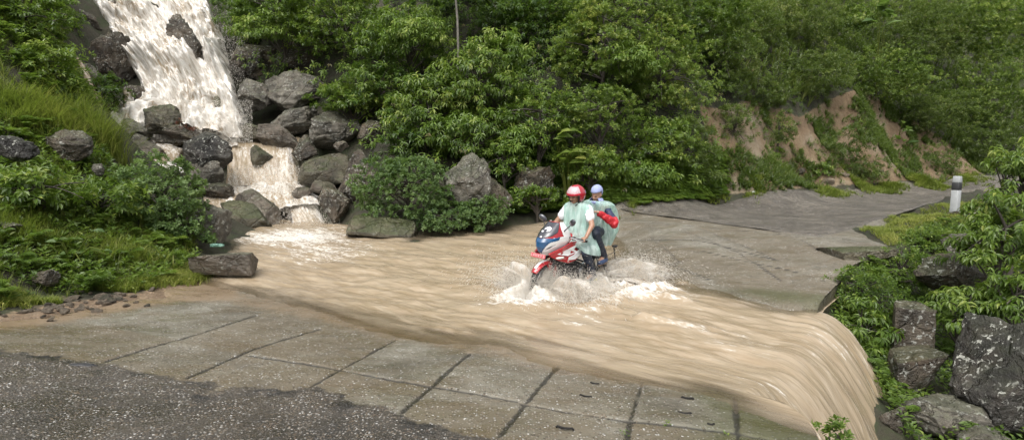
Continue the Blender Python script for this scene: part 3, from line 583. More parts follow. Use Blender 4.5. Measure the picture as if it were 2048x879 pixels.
BL = [
 # label, px,py,w,h,Y,mat,kw
 ('big dark grey boulder with pale lichen spots beside the left foot of the main waterfall', 410, 302, 108, 88, 17.3, 'rock_black', dict(seed=3, dep=1.0)),
 ('layered dark boulder directly beneath the lichen-spotted round boulder', 415, 352, 95, 66, 17.2, 'rock', dict(seed=5, tilt=12, rough=.12)),
 ('low brown rock with a pale patch at the foot of the layered boulder', 432, 379, 70, 36, 16.9, 'rock_dark', dict(seed=6)),
 ('upright grey rock with a rusty brown face at the pool edge behind the leafy bush', 425, 458, 66, 90, 12.5, 'rock', dict(seed=8, box=.4, dep=1)),
 ('slanted smooth rock with thin water sliding over it, left of the small chute', 492, 438, 118, 66, 15.5, 'rock_wet', dict(seed=9, tilt=-24, rough=.05)),
 ('long wet brown rock splitting the lower rapids in two', 524, 418, 112, 58, 15.9, 'rock_tan', dict(seed=10, tilt=-26, rough=.06)),
 ('grey rock tip poking out just below the sliding water', 470, 462, 50, 28, 15.0, 'rock', dict(seed=12)),
 ('mossy rock standing in the middle of the small brown cascade', 522, 316, 46, 52, 18.55, 'rock_wet', dict(seed=13, rough=.07)),
 ('pointed wet rock standing in spray at the foot of the main waterfall', 322, 245, 76, 74, 18.6, 'rock_wet', dict(seed=14)),
 ('low pale grey rock beside the pointed rock under the waterfall', 268, 262, 70, 50, 18.5, 'rock', dict(seed=15)),
 ('low rust-stained rock carrying the red-leaved plant', 355, 266, 66, 34, 18.4, 'rock_dark', dict(seed=16)),
 ('broad brown rock right of the grass tuft, above the left channel', 288, 308, 108, 62, 17.8, 'rock_tan', dict(seed=17, tilt=-18)),
 ('small whitish rock on the left side channel edge', 280, 278, 36, 30, 18.1, 'rock', dict(seed=18)),
 ('tall dark boulder forming the left shoulder of the waterfall', 228, 128, 84, 150, 21.0, 'rock_dark', dict(seed=19, tilt=-36, dep=1.1)),
 ('dark rounded boulder high on the left with a trickle beside it', 152, 48, 92, 104, 22.0, 'rock_dark', dict(seed=20, dep=1)),
 ('dark rock below the left shoulder boulder, above the green tuft', 272, 200, 54, 70, 20.2, 'rock_dark', dict(seed=21)),
 ('grey stepped rock under the side trickle', 160, 150, 74, 62, 19.4, 'rock', dict(seed=22, tilt=-20)),
 ('brown rock wedged at the very top of the waterfall', 300, 30, 56, 50, 22.8, 'rock_dark', dict(seed=23)),
 ('small dark rock at the crest of the waterfall left of the wedge rock', 245, 8, 40, 24, 23.1, 'rock_dark', dict(seed=24)),
 ('dark mossy rock face showing through the thin curtain of the waterfall', 372, 92, 74, 124, 21.45, 'rock_dark', dict(seed=25, dep=.5, tilt=12, rough=.16)),
 ('wet rounded rock behind spray at the right foot of the waterfall', 440, 225, 66, 70, 20.1, 'rock_wet', dict(seed=26)),
 ('dark boulder under the overhang right of the waterfall', 512, 196, 96, 76, 20.3, 'rock', dict(seed=27, box=.3)),
 ('blocky pale grey cliff block right of the waterfall under the trees', 586, 186, 132, 88, 20.3, 'rock', dict(seed=28, box=.55, tilt=-6)),
 ('wet dark cliff block above and right of the waterfall crest', 500, 120, 110, 90, 22.0, 'rock_dark', dict(seed=29, box=.3)),
 ('dark shaded rock hanging under the trees at the cliff top', 610, 110, 120, 80, 21.6, 'rock_dark', dict(seed=30, box=.2)),
 ('olive-brown low rock at the right end of the upper pool', 505, 268, 68, 42, 19.2, 'rock_wet', dict(seed=31)),
 ('dark flat-topped rock next to the olive rock behind the cascade', 555, 274, 100, 52, 19.0, 'rock_tan', dict(seed=32, tilt=-10)),
 ('large light grey slab rock behind the cascade rocks', 590, 246, 100, 58, 19.7, 'rock', dict(seed=33, tilt=14, box=.3)),
 ('large round dark grey boulder with small plants growing on it', 664, 262, 116, 82, 18.8, 'rock', dict(seed=34, dep=1.1)),
 ('angular brown rock right beside the cascade lip', 612, 298, 62, 56, 18.2, 'rock_dark', dict(seed=35, tilt=20)),
 ('small reddish pebble-like rock lying on top of the wide wet slab', 681, 293, 34, 24, 18.0, 'rock_tan', dict(seed=36)),
 ('wide smooth wet slab rock right of the cascade', 650, 340, 112, 70, 17.9, 'rock_wet', dict(seed=37, rough=.05, box=.4)),
 ('brown rock between the wet slab and the tall leaning boulder', 742, 268, 60, 56, 18.3, 'rock_dark', dict(seed=38)),
 ('tall leaning dark boulder at the right bank of the rapids', 716, 352, 86, 118, 16.6, 'rock_dark', dict(seed=39, skew=.22)),
 ('rounded dark foot boulder at the waterline below the leaning boulder', 672, 410, 66, 76, 15.9, 'rock_dark', dict(seed=40)),
 ('small brown rocks edge piece at the right of the foam pool', 602, 386, 52, 26, 17.3, 'rock_tan', dict(seed=41)),
 ('brown rock wedge between the foam pool and the leaning boulder', 645, 376, 56, 32, 17.2, 'rock_tan', dict(seed=42)),
 ('pyramid-shaped grey boulder with mossy flanks between the two bushes', 942, 376, 112, 142, 15.1, 'rock', dict(seed=58, planes=7, dep=.9, skew=-.12)),
 ('darker sloping boulder joined to the right of the pyramid boulder', 985, 400, 86, 96, 15.7, 'rock_dark', dict(seed=45, skew=-.35)),
 ('brown boulder half hidden by ferns behind the helmeted rider', 1062, 362, 100, 66, 16.5, 'rock_dark', dict(seed=46, box=.3)),
 ('white-spotted rock showing through grass on the left bank', 40, 300, 76, 54, 9.7, 'rock_black', dict(seed=47)),
 ('dark rock under the long grass tuft on the left bank', 150, 292, 110, 62, 11.6, 'rock_dark', dict(seed=48)),
 ('small pale rock peeping out right of the grass tuft', 197, 338, 28, 30, 11.3, 'rock', dict(seed=49)),
 ('flat grey stone in the grass at the left edge of the photo', 12, 452, 60, 22, 8.8, 'rock', dict(seed=50)),
 ('dark shaded stone at the foot of the left grassy bank', 95, 556, 60, 36, 8.1, 'rock_dark', dict(seed=51)),
 # ravine on the right
 ('huge black boulder with white lichen at the lower right edge', 2040, 745, 250, 200, 6.9, 'rock_black', dict(seed=61, box=.8, planes=7, rough=.08, dep=.9)),
 ('grey-black boulder lodged in the shrubs above the ravine', 1905, 548, 132, 80, 9.8, 'rock_dark', dict(seed=61, tilt=-6)),
 ('light grey topped rock resting above the lodged boulder', 1930, 497, 88, 60, 10.7, 'rock', dict(seed=62)),
 ('squared dark stone block standing in the retaining slope', 1812, 655, 76, 96, 8.4, 'rock_dark', dict(seed=63, box=.85, planes=3, rough=.04)),
 ('squared dark stone block lower on the slope, tilted', 1825, 745, 114, 90, 7.7, 'rock_dark', dict(seed=64, box=.8, planes=3, rough=.04, tilt=8)),
 ('long sloping rock with pale veins at the bottom of the ravine', 1880, 835, 200, 92, 6.7, 'rock', dict(seed=65, tilt=-16, rough=.12)),
 ('brown rock beside the falling water at the bottom edge', 1790, 845, 70, 90, 6.6, 'rock_tan', dict(seed=66, tilt=-20)),
 ('grey rock half sunk below the long sloping rock', 1960, 882, 110, 60, 6.2, 'rock', dict(seed=67)),
 ('dark flat rock lying in the grass beside the marker post', 1925, 430, 70, 20, 15.2, 'rock_dark', dict(seed=68)),
]
for lab, px_, py_, w_, h_, Y_, m_, kw in BL: boulder(lab, px_, py_, w_*(1.06 if Y_ < 15 else .98), h_*(1.08 if Y_ < 15 else 1.0), Y_, m_, **kw)
# rocks and broken concrete with their own shape
boulder('broken block of pebbly concrete lying at the near left edge of the pool', 447, 524, 140, 46, 9.95, 'rock_tan', seed=71, box=.93, planes=3, rough=.035, name='concrete_block', cat='concrete block', dep=.9, rot=8)
boulder('long flat slab rock lying half in the pool in front of the round bush', 766, 458, 140, 50, 14.2, 'rock_wet', seed=72, box=.7, planes=4, rough=.05, dep=.9, tilt=-5)
boulder('thick tilted concrete slab lying on the far downstream corner of the causeway', 1712, 508, 118, 34, 10.9, 'rock_wet', seed=73, box=.93, planes=2, rough=.02, name='concrete_slab', cat='concrete slab', dep=1.5, tilt=4)
# rubble along the left shoulder
M['rubble'] = rockmat('rubble_rock', (.20, .15, .10), (.42, .34, .25), lich=.3, brown=.6, rough=.6, moss=.1)
rg = random.Random(5); k = 0
RUB = []
for i in range(78):
    u = rg.random(); px_ = 5+u*300+rg.uniform(-12, 12); py_ = 634-u*46+rg.gauss(0, 11)
    if i < 16: px_, py_ = rg.uniform(130, 215), rg.uniform(594, 622)
    g0 = gpt(px_, py_); r_ = rg.uniform(.016, .055)*(1.35 if i < 16 else 1)
    RUB.append(dict(p=g0, r=r_))
protos = []
for i, q in enumerate(RUB):
    if i < 5:
        D, F = rockverts(100+i, 3, 8, .12, .2); o = npmesh('rubble_stone', D, F, M[['rubble', 'rock_tan', 'rubble', 'rubble', 'rubble'][i]]); protos.append(o)
    else:
        o = protos[i % 5].copy(); C.objects.link(o)
    r_ = q['r']; o.scale = (r_*rg.uniform(1, 1.7), r_*rg.uniform(.8, 1.3), r_*rg.uniform(.5, .8)); o.rotation_euler = (rg.uniform(-.2, .2), rg.uniform(-.2, .2), rg.uniform(0, 6.28))
    o.location = q['p']+np.array([0, 0, r_*.3]); tag(o, 'brown broken stone in the strip of rubble along the left road shoulder', 'stone', 'rubble stones along the left shoulder')
for i, (px_, py_, r_) in enumerate([(1520, 352, .14), (1610, 368, .12), (1655, 366, .22), (1580, 330, .12), (1690, 350, .13), (1560, 300, .10), (1600, 345, .16), (1760, 345, .12)]):
    g0 = gpt(px_, py_); o = protos[i % 5].copy(); C.objects.link(o); o.scale = (r_*1.5, r_, r_*.8); o.rotation_euler = (0, .2, i*1.3); o.location = g0
    tag(o, 'pale stone fallen on the foot of the bare earth bank', 'stone', 'stones fallen from the earth bank')
# ================================================================== FOLIAGE
LT = {  # leaf templates: (across, along, up), faces
 'rhomb': (np.array([(0, 0, 0), (-.5, .42, .10), (0, 1, -.10), (.5, .42, .10)]), np.array([(0, 3, 2), (0, 2, 1)])),
 'leaf': (np.array([(0, 0, 0), (-.42, .30, .10), (-.40, .62, .04), (0, 1, -.22), (.40, .62, .04), (.42, .30, .10), (0, .48, 0)]),
          np.array([(0, 6, 1), (1, 6, 2), (2, 6, 3), (3, 6, 4), (4, 6, 5), (5, 6, 0)])),
 'blade': (np.array([(-.5, 0, 0), (.5, 0, 0), (.38, .5, .06), (-.38, .5, .06), (0, 1, -.22)]), np.array([(0, 1, 2), (0, 2, 3), (3, 2, 4)])),
}
def nrm(v): return v/(np.linalg.norm(v, axis=-1, keepdims=True)+1e-9)
def leaves(P, D, N, L, Wd, tint, kind='rhomb'):
    """P base, D direction, N up normal (Nx3), L length, Wd width -> V, F, tint"""
    T, TF = LT[kind]; D = nrm(D); X_ = nrm(np.cross(D, N)); N2 = np.cross(X_, D)
    V = P[:, None]+X_[:, None]*(T[None, :, 0:1]*Wd[:, None, None])+D[:, None]*(T[None, :, 1:2]*L[:, None, None])+N2[:, None]*(T[None, :, 2:3]*L[:, None, None])
    F = TF[None]+(np.arange(len(P))*len(T))[:, None, None]
    return V.reshape(-1, 3), F.reshape(-1, 3), np.repeat(tint, len(T))
def sprigs(A, D, rs, n=7, L=.12, W=.45, spread=1.0, droop=.35, kind='rhomb', stem=.10, tint=None, tv=.16, lv=.35):
    """whorled leafy twig ends at anchors A pointing along D"""
    K = len(A); D = nrm(D)
    a = rs.rand(K, 3)-.5; U1 = nrm(np.cross(D, a)); U2 = np.cross(D, U1)
    j = np.arange(n)[None]; ph = rs.rand(K, 1)*6.28+j*2.4+rs.normal(size=(K, n))*.25
    out = nrm(U1[:, None]*np.cos(ph)[..., None]+U2[:, None]*np.sin(ph)[..., None])
    sp = spread*(1-.45*j/n)[..., None]+rs.normal(size=(K, n, 1))*.12
    d = nrm(out*sp+D[:, None]*.55+np.array([0, 0, -droop])*(1+.5*rs.rand(K, n, 1)))
    base = A[:, None]+D[:, None]*(stem*(j/n-.5)[..., None])+out*.01
    nn = nrm(np.array([0, 0, 1.])+D[:, None]*.6+rs.normal(size=(K, n, 3))*.25)
    ln = L*(1-lv/2+lv*rs.rand(K, n)); 
    if tint is None: tint = np.full(K, .5)
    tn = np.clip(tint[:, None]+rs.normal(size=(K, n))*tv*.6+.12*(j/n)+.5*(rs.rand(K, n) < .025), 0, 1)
    return leaves(base.reshape(-1, 3), d.reshape(-1, 3), nn.reshape(-1, 3), ln.ravel(), (ln*W).ravel(), tn.ravel(), kind)
def fern(A, D, rs, nf=5, L=.5, npin=9, pl=.12, tint=None, droop=.6):
    """arching fronds with paired leaflets"""
    K = len(A); Vs = []
    ph = rs.rand(K, nf)*6.28; o = np.stack([np.cos(ph), np.sin(ph), np.zeros_like(ph)], -1)
    d0 = nrm(o*.8+np.array([0, 0, .9])+D[:, None]*.5); ln = L*(.7+.6*rs.rand(K, nf))
    t = (np.arange(npin)+1)/(npin)
    Pp = A[:, None, None]+d0[:, :, None]*(ln[..., None]*t)[..., None]+np.array([0, 0, -1.])*(droop*ln[..., None]*t**2)[..., None]
    tan = nrm(d0[:, :, None]+np.array([0, 0, -1.])*(2*droop*t)[..., None]); side = nrm(np.cross(tan, np.array([0, 0, 1.])))
    B_, D_, L_, T_ = [], [], [], []
    for sg in (-1, 1):
        D_.append((side*sg+tan*.45+np.array([0, 0, -.18])).reshape(-1, 3)); B_.append(Pp.reshape(-1, 3)); L_.append(np.broadcast_to(pl*np.sin(np.pi*(.12+.8*t))*(ln[..., None]/L), Pp.shape[:3]).ravel())
        T_.append(np.clip(np.broadcast_to((np.full(K, .5) if tint is None else tint)[:, None, None], Pp.shape[:3])+rs.normal(size=Pp.shape[:3])*.06, 0, 1).ravel())
    B_ = np.concatenate(B_); D_ = np.concatenate(D_); L_ = np.concatenate(L_); T_ = np.concatenate(T_)
    return leaves(B_, D_, np.tile([0, 0, 1.], (len(B_), 1))+D_*.01, L_, L_*.34, T_, 'rhomb')
def grass(A, rs, nb=7, L=.3, Wd=.012, lean=.5, tint=None, slope=None):
    K = len(A); ph = rs.rand(K, nb)*6.28; le = lean*(.4+rs.rand(K, nb)); o = np.stack([np.cos(ph)*le, np.sin(ph)*le, np.ones_like(ph)], -1)
    if slope is not None: o = o+slope[:, None]
    base = A[:, None]+np.stack([np.cos(ph), np.sin(ph), 0*ph], -1)*.03*rs.rand(K, nb, 1); l_ = L*(.5+.8*rs.rand(K, nb))
    tn = np.clip((np.full(K, .5) if tint is None else tint)[:, None]+rs.normal(size=(K, nb))*.14, 0, 1)
    nn = nrm(np.stack([-np.cos(ph), -np.sin(ph), np.ones_like(ph)*.7], -1))
    return leaves(base.reshape(-1, 3), o.reshape(-1, 3), nn.reshape(-1, 3), l_.ravel(), np.full(l_.size, Wd)*(.7+.6*rs.rand(l_.size)), tn.ravel(), 'blade')
def merge(parts):
    V, F, T, n = [], [], [], 0
    for v, f, t in parts: V.append(v); F.append(f+n); T.append(t); n += len(v)
    return np.concatenate(V), np.concatenate(F), np.concatenate(T)
def tubes(paths, radii, seg=6):
    V, F, n = [], [], 0
    for P, r in zip(paths, radii):
        P = np.asarray(P, float); r = np.broadcast_to(r, len(P)); T = nrm(np.gradient(P, axis=0)); a = nrm(np.cross(T, [.3, .9, .2])); b = np.cross(T, a)
        ph = np.arange(seg)*2*np.pi/seg; ring = P[:, None]+(a[:, None]*np.cos(ph)[None, :, None]+b[:, None]*np.sin(ph)[None, :, None])*r[:, None, None]
        m = len(P); i = np.arange(m-1)[:, None]*seg; j = np.arange(seg)[None]; j2 = (j+1) % seg
        F.append(np.stack([i+j, i+j2, i+seg+j2, i+seg+j], -1).reshape(-1, 4)+n); V.append(ring.reshape(-1, 3)); n += m*seg
    return np.concatenate(V), np.concatenate(F)
STY = {
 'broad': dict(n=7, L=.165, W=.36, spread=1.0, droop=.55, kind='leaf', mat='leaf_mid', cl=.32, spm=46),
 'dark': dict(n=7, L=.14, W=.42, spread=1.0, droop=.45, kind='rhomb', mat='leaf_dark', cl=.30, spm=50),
 'mid': dict(n=8, L=.11, W=.48, spread=1.0, droop=.3, kind='rhomb', mat='leaf_mid', cl=.26, spm=72),
 'small': dict(n=9, L=.085, W=.62, spread=1.0, droop=.12, kind='rhomb', mat='leaf_yellow', cl=.26, spm=70),
 'olive': dict(n=8, L=.11, W=.36, spread=.9, droop=.1, kind='rhomb', mat='leaf_olive', cl=.34, spm=66),
 'round': dict(n=7, L=.062, W=.78, spread=1.0, droop=.12, kind='rhomb', mat='leaf_blue', cl=.15, spm=230),
 'near': dict(n=8, L=.115, W=.36, spread=1.0, droop=.65, kind='leaf', mat='leaf_mid', cl=.2, spm=110),
 'bright': dict(n=7, L=.15, W=.38, spread=1.0, droop=.5, kind='leaf', mat='leaf_highlight', cl=.28, spm=46),
 'tiny': dict(n=8, L=.05, W=.6, spread=1.0, droop=.1, kind='rhomb', mat='leaf_mid', cl=.14, spm=240),
}
def crown(rs, rx, ry, rz, sty, dens=1.0, inner=.35, hemi=-.5):
    """clumped crown: sprays of leafy twigs on many branch ends inside an uneven ellipsoid"""
    q = STY[sty]; area = 4*np.pi*((rx*ry)**1.6/3+(rx*rz)**1.6/3+(ry*rz)**1.6/3)**(1/1.6)
    nc = max(6, int(area*dens*.62/(q['cl']**2)))
    d = nrm(rs.normal(size=(nc*2, 3))); d = d[d[:, 2] > hemi][:nc]; nc = len(d)
    rad = 1-np.abs(rs.normal(size=nc))*inner*.55; rad = rad*(1+.20*fbm(d*1.7+rs.rand(3)*30, 3)+.10*fbm(d*4+rs.rand(3)*30, 2)); rad = np.clip(rad, .25, 1.3)
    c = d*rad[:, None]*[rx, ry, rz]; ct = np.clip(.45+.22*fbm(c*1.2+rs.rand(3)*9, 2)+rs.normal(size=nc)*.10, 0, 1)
    cr_ = q['cl']*(.6+.8*rs.rand(nc)); m = max(3, int(q['spm']*q['cl']**2*1.15))
    k = np.repeat(np.arange(nc), m); e = nrm(rs.normal(size=(nc*m, 3))); e[:, 2] = np.abs(e[:, 2])*.75-.18
    a = c[k]+e*(cr_[k]*(.35+.65*rs.rand(nc*m)**.6))[:, None]
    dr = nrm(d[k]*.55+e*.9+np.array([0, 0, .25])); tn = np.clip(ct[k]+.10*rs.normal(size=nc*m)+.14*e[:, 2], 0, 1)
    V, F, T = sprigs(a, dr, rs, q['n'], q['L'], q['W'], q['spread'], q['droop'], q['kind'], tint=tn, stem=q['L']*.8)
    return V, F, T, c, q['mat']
def plant(label, cat, name, px, py, Y, w, h, sty, seed, dens=1.0, group=None, trunk=True, dep=.8, bark='bark', base=None, hemi=-.55, inner=.35):
    """w,h in photo pixels; stands on the ground below its crown"""
    rs = np.random.RandomState(seed); c = PY(px, py, Y); k = Y/FPX; rx, rz = w*k/2, h*k/2; ry = (rx*.6+rz*.4)*dep
    V, F, T, cc, mat = crown(rs, rx, ry, rz, sty, dens, inner, hemi)
    by = c[1]+ry*.4 if base is None else base
    bx = c[0]; gz0 = float(hground(np.array([bx]), np.array([by]))[0])-.1
    root = empty(name, (bx, by, gz0)); tag(root, label, cat, group)
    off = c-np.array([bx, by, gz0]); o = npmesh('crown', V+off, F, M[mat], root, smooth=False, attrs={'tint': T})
    if trunk:
        paths, rad = [], []; top = off+np.array([0, 0, rz*.25]); L_ = np.linalg.norm(top)
        t = np.linspace(0, 1, 9)[:, None]; tr = top*t+np.stack([.06*np.sin(t[:, 0]*5+seed), .05*np.cos(t[:, 0]*4), 0*t[:, 0]], 1)*L_*.4*t*(1-t)*2
        r0 = .015+.016*L_+.02*rx; paths.append(tr); rad.append(r0*(1-.7*t[:, 0]))
        for i in rs.choice(len(cc), min(len(cc), 26), replace=False):
            a = tr[rs.randint(3, 9)]; b = cc[i]+off; s_ = np.linspace(0, 1, 6)[:, None]; p = a*(1-s_)+b*s_; p[:, 2] += .12*np.linalg.norm(b-a)*np.sin(np.pi*s_[:, 0])*.6
            paths.append(p); rad.append(r0*.34*(1-.8*s_[:, 0])+.003)
        tv, tf = tubes(paths, rad, 6); npmesh('trunk' if cat == 'tree' else 'stems', tv, tf, M[bark], root)
    return root
# ---- big trees and shrubs of the thicket (pixel centre, depth, pixel size)
PL = [
 # far / upper layer
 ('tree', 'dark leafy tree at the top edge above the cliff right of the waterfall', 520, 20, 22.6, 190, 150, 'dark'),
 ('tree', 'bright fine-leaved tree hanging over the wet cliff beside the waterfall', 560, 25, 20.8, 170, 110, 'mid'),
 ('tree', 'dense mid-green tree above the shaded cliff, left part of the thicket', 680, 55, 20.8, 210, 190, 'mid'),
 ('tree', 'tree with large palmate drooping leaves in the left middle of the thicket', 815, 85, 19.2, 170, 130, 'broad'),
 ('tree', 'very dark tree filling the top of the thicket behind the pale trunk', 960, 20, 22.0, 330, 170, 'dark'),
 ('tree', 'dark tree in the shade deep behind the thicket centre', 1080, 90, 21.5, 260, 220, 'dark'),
 ('tree', 'tall tree with small yellow-green leaves right of the thicket centre', 1210, 105, 19.2, 190, 230, 'small'),
 ('tree', 'spreading yellow-green tree leaning right towards the earth bank', 1320, 165, 19.6, 170, 230, 'small'),
 ('tree', 'yellow-green tree at the top edge above the spreading one', 1260, 10, 20.5, 220, 130, 'small'),
 ('tree', 'mid-green tree at the top of the right end of the thicket', 1400, 40, 23.0, 200, 170, 'mid'),
 ('tree', 'dark leaning tree between the thicket and the earth bank', 1450, 130, 22.8, 150, 180, 'olive'),
 # lower layer
 ('shrub', 'broad-leaved shrub hanging low in the middle of the thicket', 960, 170, 18.2, 190, 150, 'broad'),
 ('shrub', 'drooping broad-leaved shrub above the round bush', 860, 225, 17.8, 180, 130, 'broad'),
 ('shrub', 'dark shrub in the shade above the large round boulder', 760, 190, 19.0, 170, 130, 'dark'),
 ('shrub', 'light green low shrub above the boulders right of the cascade', 700, 205, 18.9, 150, 70, 'mid'),
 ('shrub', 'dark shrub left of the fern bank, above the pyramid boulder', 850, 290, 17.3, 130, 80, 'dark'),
 ('shrub', 'broad-leaved shrub right above the pyramid boulder', 950, 280, 17.0, 150, 110, 'broad'),
 ('shrub', 'mid-green shrub above the big-leaved plant', 1080, 240, 17.4, 170, 130, 'mid'),
 ('shrub', 'yellow-green small-leaved shrub over the head-scarfed passenger', 1200, 235, 17.4, 150, 140, 'small'),
 ('shrub', 'leafy shrub at the right end of the thicket foot', 1310, 300, 18.0, 150, 130, 'mid'),
 ('shrub', 'long grassy green shrub against the left end of the earth bank', 1375, 310, 18.6, 110, 170, 'olive'),
 ('shrub', 'dark shrub at the thicket foot directly behind the riders', 1180, 335, 16.9, 130, 90, 'mid'),
 ('shrub', 'small bright shrub growing beside the brown boulder behind the rider', 1075, 400, 15.9, 110, 50, 'mid'),
 ('shrub', 'mid-green shrub between the pyramid boulder and the fern bank', 1010, 325, 16.6, 100, 80, 'mid'),
 ('shrub', 'bright fresh-leaved shrub low in the thicket right of the pyramid boulder', 1040, 285, 16.6, 90, 60, 'bright'),
 ('shrub', 'bright drooping sprays over the gap above the dense waterline bush', 905, 255, 16.9, 110, 60, 'bright'),
 ('shrub', 'bright fresh shrub coloured as if lit in the upper left of the thicket', 830, 70, 18.3, 120, 60, 'bright'),
 ('shrub', 'light green spray of leaves high beside the slim pale trunk', 1000, 100, 18.0, 110, 70, 'bright'),
 ('shrub', 'pale yellow-green spray hanging at the upper right of the thicket', 1260, 130, 18.3, 120, 80, 'bright'),
 ('shrub', 'bright shrub above the road edge at the right of the thicket', 1290, 350, 17.0, 110, 60, 'bright'),
 ('shrub', 'bright leafy sprays hanging beside the cliff right of the waterfall', 520, 60, 20.0, 100, 60, 'bright'),
 # right hillside
 ('shrub', 'pale fluffy shrub at the top of the hill above the dark earth hollow', 1610, 40, 27.5, 170, 100, 'olive'),
 ('shrub', 'shrub on the hill left of the dark earth hollow', 1510, 60, 25.5, 110, 130, 'olive'),
 ('shrub', 'big-leaved pale shrub near the top edge right of centre hill', 1720, 30, 30, 70, 60, 'broad'),
 ('shrub', 'dense shrub right below the dark earth hollow', 1640, 150, 26, 150, 90, 'olive'),
 ('shrub', 'yellowish shrub overhanging the tallest part of the bare bank', 1790, 150, 28.5, 170, 110, 'small'),
 ('shrub', 'dark shrub high on the right hill', 1850, 60, 33, 200, 130, 'olive'),
 ('shrub', 'tree-like shrub at the top right corner of the photo', 1985, 50, 33, 150, 130, 'mid'),
 ('shrub', 'yellow-green shrub at the right edge halfway up the hill', 1990, 190, 32, 170, 130, 'small'),
 ('shrub', 'shrub on the crest over the right half of the bare bank', 1880, 215, 29.5, 160, 90, 'olive'),
 ('shrub', 'shrub on the crest above the left half of the bare bank', 1545, 190, 24.2, 130, 60, 'olive'),
 ('shrub', 'long shrub sliding down the middle of the bare earth bank', 1672, 300, 24.4, 120, 110, 'olive'),
 ('shrub', 'lower end of the green strip on the middle of the bare bank', 1735, 340, 25.0, 80, 50, 'olive'),
 ('shrub', 'small shrub at the foot of the bare bank, left of the slide', 1640, 345, 23.6, 60, 42, 'mid'),
 ('shrub', 'narrow shrub growing on the left end of the bare bank', 1470, 265, 21.3, 60, 100, 'olive'),
 ('shrub', 'dark green shrub standing at the foot of the bank near its left end', 1530, 335, 22.4, 70, 80, 'mid'),
 ('shrub', 'slim shrub on the bare bank right of the left end shrub', 1560, 255, 22.8, 60, 60, 'olive'),
 ('shrub', 'round shrub at the foot of the bank near the bend', 1870, 325, 28.4, 100, 70, 'olive'),
 ('shrub', 'bushy growth where the bank meets the road bend', 1960, 290, 30, 120, 80, 'olive'),
 # left slope
 ('shrub', 'bright green ferny shrub at the top left corner', 40, 40, 14.6, 190, 150, 'mid'),
 ('shrub', 'leafy shrub on the left slope beside the side trickle', 60, 150, 13.6, 180, 130, 'mid'),
 ('shrub', 'shrub hanging above the grass tuft on the left slope', 120, 215, 14.2, 130, 90, 'mid'),
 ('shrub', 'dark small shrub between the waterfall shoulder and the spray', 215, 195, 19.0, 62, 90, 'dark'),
 ('shrub', 'low leafy shrub on the left bank under the spotted rock', 70, 385, 9.6, 190, 110, 'mid'),
 ('shrub', 'bright leafy shrub spreading left of the dense bush', 190, 415, 10.6, 150, 90, 'mid'),
 # bushes by the water
 ('bush', 'dense round bush with blue-green leaves at the near bank of the pool', 310, 400, 11.6, 190, 160, 'round'),
 ('bush', 'hanging lower part of foliage beside the dense left bush', 365, 458, 11.3, 100, 100, 'round'),
 ('bush', 'dense blue-green bush between the leaning and the pyramid boulders', 815, 385, 14.9, 200, 150, 'round'),
 ('bush', 'low spreading bush at the waterline right of the dense bush', 900, 440, 14.5, 170, 66, 'round'),
 ('bush', 'small round bush in front of the pyramid boulder', 975, 425, 14.6, 90, 72, 'round'),
 # right foreground
 ('bush', 'leafy bush climbing the wall right below the water lip', 1720, 590, 9.2, 130, 120, 'tiny'),
 ('bush', 'leafy bush hanging down beside the falling water', 1725, 680, 8.6, 120, 160, 'near'),
 ('bush', 'leafy bush low beside the falling water above the bottom boulders', 1752, 748, 8.0, 90, 110, 'near'),
 ('bush', 'low leafy growth on the slope right of the wall corner', 1800, 545, 10.4, 130, 100, 'tiny'),
 ('bush', 'grassy leafy growth under the far corner of the causeway', 1860, 490, 12.2, 130, 70, 'tiny'),
 ('tree', 'near tree with drooping pointed leaves at the right edge', 2010, 480, 9.0, 170, 190, 'near'),
 ('tree', 'taller near tree at the right edge rising above the road bend', 2055, 345, 10.5, 150, 130, 'near'),
 ('bush', 'bright broad-leaved bush above the huge black boulder', 1930, 620, 8.6, 150, 90, 'near'),
 ('bush', 'leafy bush at the right edge above the black boulder', 2045, 600, 8.2, 120, 130, 'near'),
 ('bush', 'low green tuft at the bottom edge beside the fall', 1675, 872, 4.9, 70, 30, 'tiny'),
]
for i, (cat, lab, px_, py_, Y_, w_, h_, sty) in enumerate(PL):
    nm = {'tree': 'broadleaf_tree', 'shrub': 'hillside_shrub', 'bush': 'leafy_bush'}[cat]
    far_ = Y_ > 22
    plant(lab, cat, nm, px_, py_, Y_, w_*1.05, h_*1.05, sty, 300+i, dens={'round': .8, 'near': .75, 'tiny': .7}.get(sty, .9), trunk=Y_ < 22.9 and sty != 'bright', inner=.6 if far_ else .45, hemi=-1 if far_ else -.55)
# pale slim trunk
tp = np.array([PY(*q) for q in [(918, 330, 18.4), (912, 200, 18.3), (917, 120, 18.2), (915, 40, 18.3), (905, -80, 18.6)]]); g0 = tp[0].copy()
tv, tf = tubes([tp], [np.array([.055, .048, .042, .036, .03])], 8)
r_ = empty('slim_tree', g0); tag(r_, 'slim pale-barked tree rising through the middle of the thicket', 'tree'); npmesh('trunk', tv-g0, tf, M['bark_pale'], r_)
rs = np.random.RandomState(77); V, F, T, cc, mt = crown(rs, 1.1, .9, .8, 'broad'); npmesh('crown', V+(tp[4]-g0), F, M[mt], r_, smooth=False, attrs={'tint': T})
